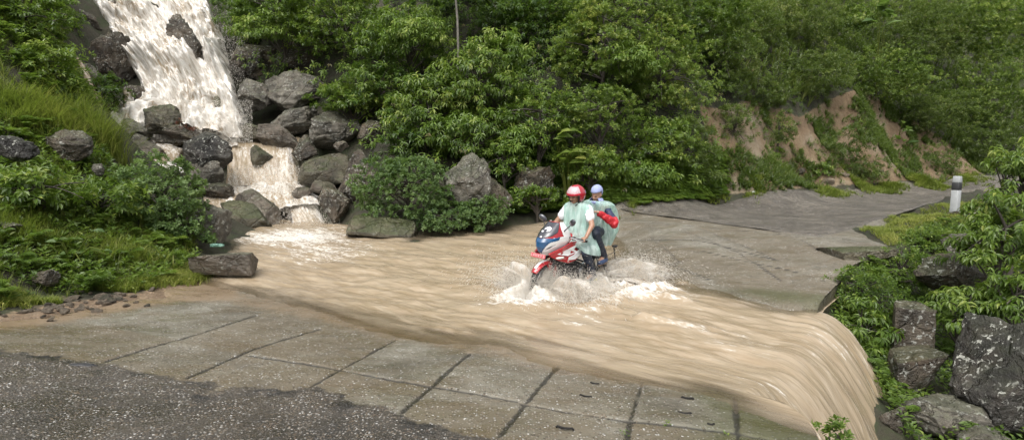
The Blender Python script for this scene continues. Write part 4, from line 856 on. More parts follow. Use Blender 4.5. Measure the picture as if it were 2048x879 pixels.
# ---- undergrowth carpets scattered over the real ground
def scatter(n, region, rs):
    """n random points on the ground whose photo position lies in the pixel polygon; even over the surface in view"""
    px_, py_ = proj(GP.reshape(-1, 3)); poly = np.array(region, float)
    inside = (sdpoly(poly, px_, py_) > 0).reshape(X.shape)
    dx = np.gradient(xs)[None, :]; dy = np.gradient(ys)[:, None]; gx = np.gradient(GP[..., 2], axis=1)/dx; gy = np.gradient(GP[..., 2], axis=0)/dy
    facing = (gx*0-gy*-1) # slope towards the camera
    wgt = inside*dx*dy*np.sqrt(1+gx**2+gy**2); vis = GP[..., 1] > 2.5; wgt = wgt*vis
    p = wgt.ravel()/wgt.sum(); i = rs.choice(p.size, n, p=p); jx = (rs.rand(n)-.5)*dx.ravel()[i % X.shape[1]]*1.0; jy = (rs.rand(n)-.5)*dy.ravel()[i//X.shape[1]]
    P = GP.reshape(-1, 3)[i]; P = P+np.stack([jx, jy, jx*gx.ravel()[i]+jy*gy.ravel()[i]], 1)
    N = nrm(np.stack([-gx.ravel()[i], -gy.ravel()[i], np.ones(n)], 1)); return P, N, i
rs = np.random.RandomState(11)
THICK = [(470, -250), (1480, -250), (1500, 80), (1450, 190), (1395, 230), (1435, 385), (1240, 408), (1080, 420), (1010, 430), (960, 400), (760, 330), (700, 240), (620, 200), (520, 160), (470, 60)]
RIGHTH = [(1440, -120), (2250, -120), (2250, 330), (1990, 345), (1900, 300), (1790, 215), (1700, 170), (1600, 215), (1500, 190), (1440, 180)]
LEFTB = [(-700, -250), (110, -60), (150, 120), (190, 250), (215, 330), (390, 470), (385, 530), (300, 575), (0, 612), (-700, 640)]
LOWR = [(1650, 620), (1700, 545), (1790, 500), (1860, 450), (2400, 420), (2400, 1000), (1850, 1000), (1760, 800), (1690, 690)]
VERGE = [(1660, 484), (1720, 462), (1790, 432), (1890, 408), (2060, 396), (2060, 440), (1900, 450), (1790, 492)]
def stuff(name, parts, mat, label=None):
    V, F, T = merge(parts); o = npmesh(name, V, F, M[mat], smooth=False, attrs={'tint': T}); tag(o, label, None, None, 'stuff'); return o
def tn(P, sc=.8, base=.45, amp=.3): return np.clip(base+amp*fbm(P*sc, 3)+rs.normal(size=len(P))*.06, 0, 1)
P, N, _ = scatter(5200, THICK, rs); P = P+N*(rs.rand(len(P), 1)*.35); a = sprigs(P, N+[0, -.2, .3], rs, 7, .15, .4, 1, .5, 'rhomb', tint=tn(P, .7, .38))
P, N, _ = scatter(3600, THICK, rs); P = P+N*(.3+rs.rand(len(P), 1)*.5); b = sprigs(P, N+[0, -.2, .3], rs, 7, .16, .4, 1, .5, 'leaf', tint=tn(P, .7, .48))
stuff('undergrowth', [a, b], 'leaf_mid')
P, N, _ = scatter(420, THICK, rs); P = P+N*(.5+rs.rand(len(P), 1)*.9); stuff('withered_leaves', [sprigs(P, N+[0, -.2, -.3], rs, 5, .12, .35, .8, .8, 'rhomb', tint=tn(P))], 'dry')
P, N, _ = scatter(2600, [(1000, 300), (1100, 290), (1250, 330), (1440, 300), (1445, 395), (1240, 412), (1080, 425), (1010, 428)], rs)
stuff('ferns', [fern(P, N, rs, 5, .42, 9, .13, tn(P, 1.2, .6, .25))], 'leaf_mid')
P, N, _ = scatter(26000, RIGHTH, rs); P = P+(N*.5+[0, -.2, .6])*(rs.rand(len(P), 1)**.6*np.clip(.55+1.1*fbm(P*.55, 3), .12, 1.9)[:, None]); a = sprigs(P, N+[0, -.1, .5], rs, 7, .17, .34, .9, .15, 'rhomb', tint=tn(P, .35, .45, .4))
P, N, _ = scatter(9000, RIGHTH, rs); b = grass(P, rs, 7, .75, .035, .5, tn(P, .3, .5, .35), N*.6)
stuff('hillside_undergrowth', [a, b], 'leaf_olive')
P, N, i_ = scatter(7000, EARTH, rs); kp = (fbm(P*.7, 3) > .17) | (rs.rand(len(P)) < .06); P, N = P[kp], N[kp]
stuff('bank_weeds', [grass(P, rs, 6, .3, .022, .6, tn(P, .5, .5), N*.6), sprigs(P+N*.08, N+[0, 0, .5], rs, 6, .12, .4, .9, .1, tint=tn(P, .5, .5))], 'leaf_olive')
P, N, _ = scatter(8000, LEFTB, rs); kp = (P[:, 1] < 20); P, N = P[kp], N[kp]; a = grass(P, rs, 8, .22, .010, .6, tn(P, .7, .38, .3), N*.4)
stuff('grass', [a], 'grass')
P, N, _ = scatter(11000, LEFTB, rs); kp = fbm(P*.9+3, 3) > -.3; P, N = P[kp], N[kp]; P = P+N*rs.rand(len(P), 1)*.16; stuff('leafy_ground_cover', [sprigs(P, N*.6+[0, 0, .7], rs, 7, .085, .6, 1, .1, tint=tn(P, .8, .5, .3)), fern(P[:500], N[:500], rs, 5, .35, 9, .10, tn(P[:500], 1, .6))], 'leaf_mid')
P, N, _ = scatter(12000, LOWR, rs); P = P+N*rs.rand(len(P), 1)*.2; stuff('ravine_ground_cover', [sprigs(P, N*.6+[0, 0, .7], rs, 7, .07, .55, 1, .2, tint=tn(P, 1, .45, .3)), fern(P[:500], N[:500], rs, 5, .3, 9, .09, tn(P[:500], 1, .5))], 'leaf_mid')
P, N, _ = scatter(9000, VERGE, rs); P = P[:, :]; kp = roadmask(P[:, 0], P[:, 1]) < -.05; P, N = P[kp], N[kp]; stuff('verge_grass', [grass(P, rs, 7, .11, .009, .8, tn(P, .9, .6, .3))], 'grass')
# grass fringes along road edges
def fringe(pts, n, wd, L, tint=.6, mat='grass', name='road_edge_grass', Wd=.009, lean=.7):
    pts = np.array([onroad(*q) for q in pts]); d = np.concatenate([[0], np.cumsum(np.linalg.norm(np.diff(pts, axis=0), axis=1))]); u = rs.rand(n)*d[-1]
    x_ = np.interp(u, d, pts[:, 0])+rs.normal(size=n)*wd; y_ = np.interp(u, d, pts[:, 1])+rs.normal(size=n)*wd; kp = fbm(st3(x_*1.1, y_*1.1), 3) > -.25; x_, y_ = x_[kp], y_[kp]
    P = np.stack([x_, y_, hground(x_, y_)], 1); stuff(name, [grass(P, rs, 8, L, Wd, lean, tn(P, 1, tint, .25)), sprigs(P[::4]+[0, 0, .03], np.tile([0, 0, 1.], (len(P[::4]), 1)), rs, 6, L*.35, .6, 1, 0, tint=tn(P[::4], 1, tint))], mat)
fringe([(1180, 424), (1240, 414), (1400, 397), (1600, 377), (1800, 361), (1960, 352)], 5200, .22, .22, Wd=.018)
fringe([(0, 606), (120, 596), (220, 582), (330, 562), (385, 552)], 3200, .13, .13)
fringe([(360, 500), (390, 545), (470, 545)], 500, .08, .10)
# tall grass tufts on the left slope
for i, (px_, py_, L_, n_, lab) in enumerate([(200, 290, .9, 150, 'tall bluish grass tuft hanging beside the waterfall spray'), (110, 250, .5, 260, 'arching pale grass tuft on top of the dark rock'), (30, 230, .45, 260, 'pale grass tuft above the white-spotted rock'), (60, 480, .3, 240, 'yellowish grass clump in the left foreground bank'), (250, 520, .3, 220, 'grass clump below the dense round bush')]):
    g0 = gpt(px_, py_); sp = rs.normal(size=(n_, 3))*[.28, .2, 0]; P = g0+sp; P[:, 2] = hground(P[:, 0], P[:, 1]); V, F, T = grass(P, rs, 9, L_, .012, .55, tn(P, 1, .6)); o = npmesh('grass_tuft', V-g0, F, M['grass'], smooth=False, attrs={'tint': T}); o.location = g0; tag(o, lab, 'grass tuft')
# large-leaved plants
def bigleaf(px, py, Y, L, n, lab, seed, mat='leaf_yellow', hgt=.9):
    rs = np.random.RandomState(seed); c = PY(px, py, Y); g = np.array([c[0], c[1]+.3, float(hground(np.array([c[0]]), np.array([c[1]+.3]))[0])])
    root = empty('large_leaf_plant', g); tag(root, lab, 'plant'); paths, rad = [], []; A, D = [], []
    for i in range(n):
        e = c-g+rs.normal(size=3)*[.32, .15, hgt*.35]; paths.append(np.array([[0, 0, 0], e*.5+[0, 0, .15], e])); rad.append([.014, .01, .006]); A.append(e); D.append(nrm(np.array([rs.normal()*.7, -.5, .35])))
    tv, tf = tubes(paths, rad, 5); npmesh('stems', tv, tf, M['grass'], root, attrs={'tint': np.full(len(tv), .4)}); A = np.array(A); D = np.array(D); ln = L*(.6+.7*rs.rand(n)); V, F, T = leaves(A, D, np.tile([0, -.5, 1.], (n, 1)), ln, ln*.62, np.clip(.6+.2*rs.normal(size=n), 0, 1), 'leaf')
    npmesh('leaf_crown', V, F, M[mat], root, smooth=False, attrs={'tint': T})
bigleaf(1140, 310, 16.6, .42, 14, 'pale plant with large oval leaves behind the riders', 1)
#bigleaf(1905, 625, 8.3, .24, 18, 'bright large-leaved plant above the black boulder', 2)
bigleaf(1770, 35, 29.5, .9, 10, 'large pale-leaved plant near the top of the right hill', 3, 'leaf_blue')
bigleaf(110, 505, 8.6, .15, 16, 'broad-leaved weed in the left foreground bank', 4, 'leaf_blue', .5)
bigleaf(1805, 262, 28.2, .45, 10, 'small bright plant rooted on the bare bank', 5, 'leaf_blue', 1.2)
V, F, T, cc, mt = crown(np.random.RandomState(5), .45, .3, .28, 'tiny', .6); c0 = PY(355, 258, 18.6); o = npmesh('red_leaved_plant', V, F, M['red_leaf'], smooth=False, attrs={'tint': T}); o.location = c0; tag(o, 'small plant with dark red leaves at the foot of the waterfall', 'plant')
# ================================================================== MOTORCYCLE (local axes: x forward, y rider's left, z up)
BIKE_POS = Vector((.93, 9.27, -.12)); BIKE_ROT = (R(-3.4), 0, R(180+48))
BM = Matrix.Translation(BIKE_POS) @ (Matrix.Rotation(BIKE_ROT[2], 4, 'Z') @ Matrix.Rotation(BIKE_ROT[0], 4, 'X'))
M['paint_red'] = simple('paint_red', (.33, .010, .016), .25, coat=.8, var=.12)
M['paint_white'] = simple('paint_white', (.74, .74, .74), .28, coat=.6, var=.03)
M['black_plastic'] = simple('black_plastic', (.018, .018, .02), .42, var=.3)
M['screen'] = simple('dark_windscreen', (.035, .036, .045), .12, coat=1)
M['lens_blue'] = simple('blue_headlight_glass', (.012, .07, .17), .05, coat=1, var=.6)
M['chrome'] = simple('chrome', (.6, .6, .6), .18, metal=1, var=.2)
M['metal_dark'] = simple('metal_dark', (.06, .06, .062), .45, metal=.6, var=.4)
M['alloy'] = simple('alloy', (.25, .25, .26), .4, metal=.8, var=.3)
M['rubber'] = simple('rubber', (.016, .016, .016), .7, var=.3)
M['seat'] = simple('seat_vinyl', (.02, .02, .022), .5, var=.2)
M['plate'] = simple('plate_red', (.50, .11, .12), .45, var=.25)
M['plate_white'] = simple('plate_lettering', (.72, .62, .62), .5)
M['lens_clear'] = simple('indicator_lens', (.62, .60, .54), .12, coat=1, var=.3)
bike = empty('motorcycle', BIKE_POS, (BIKE_ROT[0], 0, BIKE_ROT[2])); bike.rotation_mode = 'XYZ'
tag(bike, 'red and white motorcycle with blue headlight glass ploughing through the brown water', 'motorcycle')
def tubep(name, P, r, mat, parent, seg=10, smoothpath=True):
    P = np.array(P, float)
    if smoothpath and len(P) > 2:
        k = np.arange(len(P)); t = np.linspace(0, len(P)-1, 6*len(P))
        for _ in range(1): Q = np.stack([np.interp(t, k, P[:, i]) for i in range(3)], 1)
        pad = np.concatenate([np.repeat(Q[:1], 3, 0), Q, np.repeat(Q[-1:], 3, 0)]); Q2 = np.stack([np.convolve(pad[:, i], np.ones(7)/7, 'valid') for i in range(3)], 1); Q2[0], Q2[-1] = Q[0], Q[-1]; P = Q2
    rr = np.interp(np.linspace(0, 1, len(P)), np.linspace(0, 1, len(np.atleast_1d(r))), np.atleast_1d(r)) if np.ndim(r) else np.full(len(P), r)
    P = np.concatenate([P[:1], P, P[-1:]]); rr = np.concatenate([[rr[0]*.02], rr, [rr[-1]*.02]]); P[0] = P[1]-(P[2]-P[1])*1e-3; P[-1] = P[-2]+(P[-2]-P[-3])*1e-3
    V, F = tubes([P], [rr], seg); return npmesh(name, V, F, M[mat], parent)
def lathe_y(name, prof, mat, parent, c, seg=48):
    """profile [(y, r)] turned about the y axis, closed"""
    prof = np.array(prof, float); ph = np.linspace(0, 2*np.pi, seg, endpoint=False)
    V = np.stack([prof[:, None, 1]*np.cos(ph), np.broadcast_to(prof[:, None, 0], (len(prof), seg)), prof[:, None, 1]*np.sin(ph)], -1)+np.array(c)
    n = len(prof); F = []
    i = np.arange(n)[:, None]; j = np.arange(seg)[None]; i2 = (i+1) % n; j2 = (j+1) % seg
    return npmesh(name, V.reshape(-1, 3), np.stack(np.broadcast_arrays(i*seg+j, i*seg+j2, i2*seg+j2, i2*seg+j), -1).reshape(-1, 4), M[mat], parent)
def box(name, c, s, mat, parent, rot=(0, 0, 0), bev=.006):
    bm = bmesh.new(); bmesh.ops.create_cube(bm, size=1, matrix=Matrix.LocRotScale(Vector(c), __import__('mathutils').Euler(rot), Vector(s))); return bmobj(name, bm, M[mat], parent, True, bev)
def plate(name, pts, mat, parent, th=.02, bev=.006):
    """pts (x,z,y): bent sheet with thickness, towards -sign(y)"""
    bm = bmesh.new(); sg = 1 if np.mean([p[2] for p in pts]) >= 0 else -1
    a = [bm.verts.new((p[0], p[2], p[1])) for p in pts]; b = [bm.verts.new((p[0], p[2]-sg*th, p[1])) for p in pts]
    f1 = bm.faces.new(a); f2 = bm.faces.new(b[::-1]); n = len(pts)
    for i in range(n): bm.faces.new((a[i], b[i], b[(i+1) % n], a[(i+1) % n]))
    bmesh.ops.triangulate(bm, faces=[f1, f2]); bmesh.ops.recalc_face_normals(bm, faces=bm.faces[:]); return bmobj(name, bm, M[mat], parent, False, bev)
def wheel(name, x, rear):
    w_ = empty(name, (x, 0, .305)); w_.parent = bike
    tw = .062 if rear else .05; a = np.linspace(0, 2*np.pi, 20, endpoint=False)
    prof = [(tw*np.cos(q), .262+.045*np.sin(q)*(1 if np.sin(q) > 0 else .6)) for q in a]
    ty = lathe_y('tyre', prof, 'rubber', w_, (0, 0, 0))
    rm_ = lathe_y('rim', [(-.04, .232), (-.04, .222), (-.02, .212), (.02, .212), (.04, .222), (.04, .232)], 'alloy', w_, (0, 0, 0))
    lathe_y('hub', [(-.05, .01), (-.05, .04), (.05, .04), (.05, .01)], 'metal_dark', w_, (0, 0, 0), 20)
    sp = []
    for k in range(6):
        q = k*math.pi/3; o_ = box('spoke', (.125*math.cos(q), 0, .125*math.sin(q)), (.19, .022, .03), 'alloy', w_, (0, -q, 0), .004)
    if not rear: lathe_y('brake_disc', [(.055, .07), (.055, .125), (.060, .125), (.060, .07)], 'chrome', w_, (0, 0, 0), 36)
    return w_
wheel('front_wheel', .70, False); wheel('rear_wheel', -.66, True)
# fork, fender
for sy in (-1, 1):
    tubep('fork_leg', [(.70, sy*.085, .31), (.47, sy*.085, .98)], [.026, .018], 'metal_dark', bike)
def arcfender(name, mat, cx, cz, r, a0, a1, w0, parent, off=0, yl=-1, yh=1):
    a = np.radians(np.linspace(a0, a1, 30)); v = np.linspace(yl, yh, 15); A, Vv = np.meshgrid(a, v, indexing='ij'); t = (A-a[0])/(a[-1]-a[0])
    wd = w0*(.45+.55*np.sin(np.pi*np.clip(t*.75+.18, 0, 1))); rr = r+off-.035*Vv**2
    G = np.stack([cx+rr*np.cos(A), wd*Vv, cz+rr*np.sin(A)], -1); o = npmesh(name, G.reshape(-1, 3), gridfaces(*A.shape), M[mat], parent)
    s_ = o.modifiers.new('s', 'SOLIDIFY'); s_.thickness = .006; return o
ff = arcfender('front_fender', 'paint_red', .70, .305, .345, 36, 152, .078, bike)
arcfender('fender_stripe', 'paint_white', .70, .305, .345, 48, 112, .078, ff, .004, -.35, .35)
plate('fender_side', [(.62, .42, .085), (.74, .60, .06), (.62, .62, .06), (.50, .52, .08), (.54, .38, .09)], 'paint_red', bike, .012)
plate('fender_side', [(.62, .42, -.085), (.74, .60, -.06), (.62, .62, -.06), (.50, .52, -.08), (.54, .38, -.09)], 'paint_red', bike, .012)
# cowl surface
zt_ = [.74, .80, .87, .94, 1.0, 1.07, 1.14, 1.21]
nose = [.76, .835, .862, .86, .82, .75, .655, .555]; hw = [.07, .115, .155, .178, .182, .168, .142, .105]; xb = [.60, .50, .42, .37, .36, .38, .42, .46]
def cowlpt(z, a, off=0.0):
    n_, w_, b_ = (np.interp(z, zt_, q) for q in (nose, hw, xb)); ph = a*np.pi/2
    w_ = w_+off; n_ = n_+off
    return np.stack([b_+(n_-b_)*np.abs(np.cos(ph))**.75, w_*np.sign(a)*np.abs(np.sin(ph))**.85, z+0*a], -1)
Zg, Ag = np.meshgrid(np.linspace(.74, 1.21, 76), np.linspace(-1, 1, 101), indexing='ij')
zc, ac = (Zg[:-1, :-1]+Zg[1:, 1:])/2, (Ag[:-1, :-1]+Ag[1:, 1:])/2; ab = np.abs(ac)
m_screen = (zc > 1.0+.0*ab) & (ab < .60-.32*np.clip((1.08-zc)/.08, 0, 1)) & (zc < 1.205)
m_screen &= zc > .985+.12*ab
m_head = ((ab < .10+.34*np.clip((zc-.77)/.17, 0, 1)) & (zc > .775) & (zc < 1.0-.0*ab)) | ((zc > .925+.10*(ab-.3)) & (zc < .985+.06*(ab-.3)) & (ab >= .3) & (ab < .72))
m_head &= ~m_screen & (zc < .985+.12*ab)
m_red = (zc > .985+.03*ab) & (ab < .86-.2*(zc-1)/.2) & ~m_screen & ~m_head
m_slit = (np.abs(zc-(.835+.20*(ab-.34))) < .011*np.clip(1-np.abs(ab-.5)/.2, 0, 1)*1.4)
m_white = ~(m_screen | m_head | m_red | m_slit)
def cowlpart(name, mask, mat, parent, off):
    G = cowlpt(Zg, Ag, off); o = npmesh(name, G.reshape(-1, 3), gridfaces(*Zg.shape, keep=mask)[:, ::-1], M[mat], parent); s_ = o.modifiers.new('s', 'SOLIDIFY'); s_.thickness = .008; s_.offset = -1; return o
fairing = cowlpart('front_fairing', m_white, 'paint_white', bike, 0)
cowlpart('red_band', m_red, 'paint_red', fairing, 0); cowlpart('vent_slit', m_slit, 'black_plastic', fairing, -.003)
cowlpart('headlight', m_head, 'lens_blue', bike, .003); ws = cowlpart('windscreen', m_screen, 'screen', bike, .012)
# emblem on the screen: a pale winged blot
em = ((ac-.08)/.17)**2+((zc-1.115)/.030)**2 < 1; em &= ~(((ac+.0)/.08)**2+((zc-1.096)/.014)**2 < 1); em |= ((ac+.10)/.08)**2+((zc-1.082)/.010)**2 < 1
em &= m_screen; cowlpart('emblem', em, 'paint_white', ws, .017); em2 = (((ac-.0)/.05)**2+((zc-1.012)/.008)**2 < 1); cowlpart('emblem', em2, 'paint_white', ws, .017)
# number plate with its worn lettering
pl_ = box('number_plate', (.875, 0, .742), (.012, .27, .062), 'plate', bike, (0, R(-10), 0), .004)
def text(s, size, loc, rot, mat, parent, name, ext=.002):
    cu = bpy.data.curves.new(name, 'FONT'); cu.body = s; cu.size = size; cu.extrude = ext; cu.align_x = 'CENTER'; cu.align_y = 'CENTER'
    t_ = bpy.data.objects.new(name, cu); C.objects.link(t_); dg = bpy.context.evaluated_depsgraph_get(); me = bpy.data.meshes.new_from_object(t_.evaluated_get(dg)); bpy.data.objects.remove(t_)
    me.materials.clear(); me.materials.append(M[mat]); o = bpy.data.objects.new(name, me); C.objects.link(o); o.parent = parent; o.location = loc; o.rotation_euler = rot; return o
text('L 4 V X 7 .3', .050, (.884, 0, .742), (R(90), 0, R(90)), 'plate_white', pl_, 'plate_lettering', .001)
tubep('plate_bracket', [(.86, .13, .715), (.86, -.13, .715)], .010, 'black_plastic', bike)
# side shrouds, tank, tail
def body(name, secs, mat, parent, p=2.6, n=28):
    secs = np.array(secs, float); S_ = []
    k = np.arange(len(secs)); t = np.linspace(0, len(secs)-1, len(secs)*5); Q = np.stack([np.interp(t, k, secs[:, i]) for i in range(5)], 1)
    pad = np.concatenate([np.repeat(Q[:1], 2, 0), Q, np.repeat(Q[-1:], 2, 0)]); Q = np.stack([np.convolve(pad[:, i], np.ones(5)/5, 'valid') for i in range(5)], 1)
    ph = np.linspace(0, 2*np.pi, n, endpoint=False); c, s_ = np.cos(ph), np.sin(ph); c = np.sign(c)*np.abs(c)**(2/p); s_ = np.sign(s_)*np.abs(s_)**(2/p)
    V = np.stack([np.broadcast_to(Q[:, None, 0], (len(Q), n)), Q[:, None, 1]+Q[:, None, 3]*c, Q[:, None, 2]+Q[:, None, 4]*s_], -1)
    m = len(Q); i = np.arange(m-1)[:, None]*n; j = np.arange(n)[None]; j2 = (j+1) % n; F = np.stack([i+j, i+j2, i+n+j2, i+n+j], -1).reshape(-1, 4)
    V = np.concatenate([V.reshape(-1, 3), [[Q[0, 0], Q[0, 1], Q[0, 2]], [Q[-1, 0], Q[-1, 1], Q[-1, 2]]]]); a = m*n
    T1 = np.stack([np.full(n, a), j2[0], j[0]], 1); T2 = np.stack([np.full(n, a+1), (m-1)*n+j[0], (m-1)*n+j2[0]], 1)
    return npmesh(name, V, [F, np.concatenate([T1, T2])], M[mat], parent)
tank = body('fuel_tank', [(.36, 0, .86, .06, .05), (.30, 0, .88, .13, .10), (.15, 0, .90, .165, .115), (-.02, 0, .88, .15, .11), (-.16, 0, .84, .09, .07), (-.2, 0, .82, .06, .04)], 'paint_red', bike)
for sy in (-1, 1):
    sh = plate('side_shroud', [(.80, .775, sy*.14), (.56, .86, sy*.215), (.34, .92, sy*.215), (.10, .90, sy*.19), (.0, .84, sy*.185), (.06, .72, sy*.20), (.22, .625, sy*.215), (.40, .60, sy*.215), (.60, .655, sy*.19), (.74, .72, sy*.15)], 'paint_red', bike, .03, .008)
    plate('white_flash', [(.66, .765, sy*.192), (.44, .825, sy*.223), (.22, .865, sy*.219), (.30, .80, sy*.221), (.20, .755, sy*.219), (.44, .72, sy*.220)], 'paint_white', sh, .006, 0)
    plate('white_flash', [(.42, .695, sy*.222), (.22, .735, sy*.224), (.09, .82, sy*.208), (.02, .865, sy*.198), (.05, .80, sy*.205), (.13, .69, sy*.218), (.26, .645, sy*.224), (.42, .655, sy*.221)], 'paint_white', sh, .006, 0)
    plate('grille', [(.22, .86, sy*.214), (.14, .82, sy*.212), (.16, .775, sy*.215), (.235, .81, sy*.221)], 'black_plastic', sh, .008, 0)
    si = body('turn_signal', [(.70, sy*.20, .715, .012, .012), (.66, sy*.225, .715, .022, .02), (.58, sy*.235, .715, .022, .018), (.55, sy*.22, .715, .010, .010)], 'lens_clear', bike, 2)
    plate('tail_panel', [(-.05, .78, sy*.12), (-.30, .80, sy*.13), (-.90, .86, sy*.10), (-.92, .80, sy*.09), (-.48, .68, sy*.135), (-.24, .60, sy*.14), (-.02, .66, sy*.13)], 'paint_red', bike, .04, .008)
    plate('white_arrow', [(-.02, .70, sy*.137), (-.28, .765, sy*.142), (-.24, .71, sy*.144), (-.30, .65, sy*.143)], 'paint_white', bike.children[-1], .005, 0)
    # mirrors
    mr = tubep('mirror_stalk', [(.50, sy*.16, 1.08), (.50, sy*.20, 1.12), (.47, sy*.25, 1.18)], [.010, .007], 'black_plastic', bike)
    D, F = ICO[3]; mm = D*np.array([.03, .075, .048]); rz_ = R(-sy*18); mm = np.stack([mm[:, 0]*math.cos(rz_)-mm[:, 1]*math.sin(rz_), mm[:, 0]*math.sin(rz_)+mm[:, 1]*math.cos(rz_), mm[:, 2]], 1)
    rx_ = R(sy*35); mm = np.stack([mm[:, 0], mm[:, 1]*math.cos(rx_)-mm[:, 2]*math.sin(rx_), mm[:, 1]*math.sin(rx_)+mm[:, 2]*math.cos(rx_)], 1)
    npmesh('mirror', mm+[.46, sy*.28, 1.225], F, M['screen'], bike)
    # handlebar half, grip, lever
    tubep('handlebar', [(.43, sy*.09, .985), (.40, sy*.17, .995), (.27, sy*.31, .955)], .013, 'metal_dark', bike)
    gp = tubep('grip', [(.305, sy*.275, .963), (.205, sy*.385, .935)], .018, 'rubber', bike)
    tubep('lever', [(.40, sy*.21, .985), (.34, sy*.30, .965), (.27, sy*.37, .94)], .006, 'chrome', bike)
    box('switch_box', (.345, sy*.235, .975), (.05, .06, .045), 'black_plastic', bike, (0, 0, sy*.7))
    tubep('foot_peg', [(-.20, sy*.14, .30), (-.20, sy*.30, .30)], .014, 'rubber', bike); tubep('foot_peg', [(-.48, sy*.14, .44), (-.50, sy*.30, .45)], .014, 'rubber', bike)
    tubep('swing_arm', [(-.66, sy*.09, .305), (-.2, sy*.11, .36)], .024, 'metal_dark', bike); tubep('shock_absorber', [(-.60, sy*.13, .36), (-.42, sy*.13, .66)], [.03, .022], 'chrome', bike)
    ri = body('rear_indicator', [(-.86, sy*.16, .70, .014, .014), (-.90, sy*.19, .70, .03, .024), (-.95, sy*.19, .70, .018, .016)], 'black_plastic', bike, 2)
box('instrument_panel', (.47, 0, 1.05), (.06, .18, .07), 'black_plastic', bike, (0, R(-35), 0))
body('seat', [(-.12, 0, .80, .08, .03), (-.25, 0, .795, .13, .045), (-.42, 0, .81, .14, .045), (-.5, 0, .85, .125, .045), (-.75, 0, .875, .11, .04), (-.88, 0, .88, .07, .025)], 'seat', bike)
body('tail_light', [(-.90, 0, .83, .06, .03), (-.95, 0, .83, .05, .025)], 'paint_red', bike)
tubep('grab_rail', [(-.62, .13, .83), (-.80, .15, .90), (-.98, .10, .92), (-.98, -.10, .92), (-.80, -.15, .90), (-.62, -.13, .83)], .011, 'metal_dark', bike)
body('engine', [(.34, 0, .42, .09, .10), (.25, 0, .43, .14, .14), (.0, 0, .42, .15, .15), (-.15, 0, .38, .13, .11), (-.24, 0, .38, .08, .07)], 'metal_dark', bike, 3.5)
eng = bike.children[-1]
for k in range(7): box('cooling_fin', (.17, 0, .56+.018*k), (.17, .2, .007), 'alloy', eng, (0, R(12), 0), 0)
for sy in (-1, 1): lathe_y('engine_cover', [(sy*.15, .0), (sy*.15, .085), (sy*.172, .075), (sy*.178, .0)], 'alloy', eng, (-.03, 0, .40), 28)
tubep('frame_tube', [(.44, 0, .92), (.30, .05, .50), (.22, .09, .28), (-.12, .10, .27), (-.2, .11, .48), (-.28, .11, .72)], .016, 'metal_dark', bike)
tubep('frame_tube', [(.44, 0, .92), (.30, -.05, .50), (.22, -.09, .28), (-.12, -.10, .27), (-.2, -.11, .48), (-.28, -.11, .72)], .016, 'metal_dark', bike)
tubep('exhaust_pipe', [(.28, -.06, .46), (.34, -.08, .34), (.20, -.12, .26), (-.25, -.15, .27), (-.45, -.18, .33)], .02, 'metal_dark', bike); tubep('muffler', [(-.42, -.18, .32), (-.60, -.19, .38), (-.88, -.20, .50)], [.03, .048, .046, .03], 'chrome', bike)
tubep('sari_guard', [(-.50, .20, .68), (-.54, .215, .44), (-.62, .215, .30), (-.84, .215, .36), (-.90, .215, .46), (-.84, .20, .70)], .009, 'metal_dark', bike)
sg_ = bike.children[-1]
for k in range(3): tubep('guard_bar', [(-.56+.0*k, .215, .40+.09*k), (-.88+.01*k, .215, .45+.08*k)], .005, 'metal_dark', sg_, 6)
for k in range(2): tubep('cable', [(.44, .05*(2*k-1), 1.0), (.58, .10*(2*k-1), .95), (.50, .05, .75)], .005, 'black_plastic', bike, 6)
box('radiator_shroud', (.42, 0, .62), (.10, .20, .16), 'black_plastic', bike, (0, R(-18), 0))

# ================================================================== PEOPLE
def capv(a, b, ra, rb, seg=14):
    a, b = np.array(a, float), np.array(b, float); d = b-a; L_ = np.linalg.norm(d)+1e-9; d = d/L_
    t = np.concatenate([-ra*np.cos(np.linspace(0, np.pi/2, 6)), L_*np.linspace(.12, .88, 4), L_+rb*np.sin(np.linspace(0, np.pi/2, 6))])
    rr = np.concatenate([ra*np.sin(np.linspace(0, np.pi/2, 6)), ra+(rb-ra)*np.linspace(.12, .88, 4), rb*np.cos(np.linspace(0, np.pi/2, 6))]); rr[0] = rr[-1] = 1e-4
    h = np.array([.31, .87, .2]); u = nrm(np.cross(d, h)); v = np.cross(d, u); ph = np.arange(seg)*2*np.pi/seg
    V = a+t[:, None, None]*d+rr[:, None, None]*(np.cos(ph)[None, :, None]*u+np.sin(ph)[None, :, None]*v)
    n = len(t); i = np.arange(n-1)[:, None]*seg; j = np.arange(seg)[None]; j2 = (j+1) % seg
    F = np.stack([i+j, i+j2, i+seg+j2, i+seg+j], -1).reshape(-1, 4)
    caps = np.stack([np.arange(seg)[::-1], ], 0); V = V.reshape(-1, 3)
    return V, [F[:, ::-1]]
def ellv(c, r, eul=(0, 0, 0)):
    V, F = ICO[3]; m = np.array(__import__('mathutils').Euler(eul).to_matrix()); return (V*np.array(r))@m.T+np.array(c), [F]
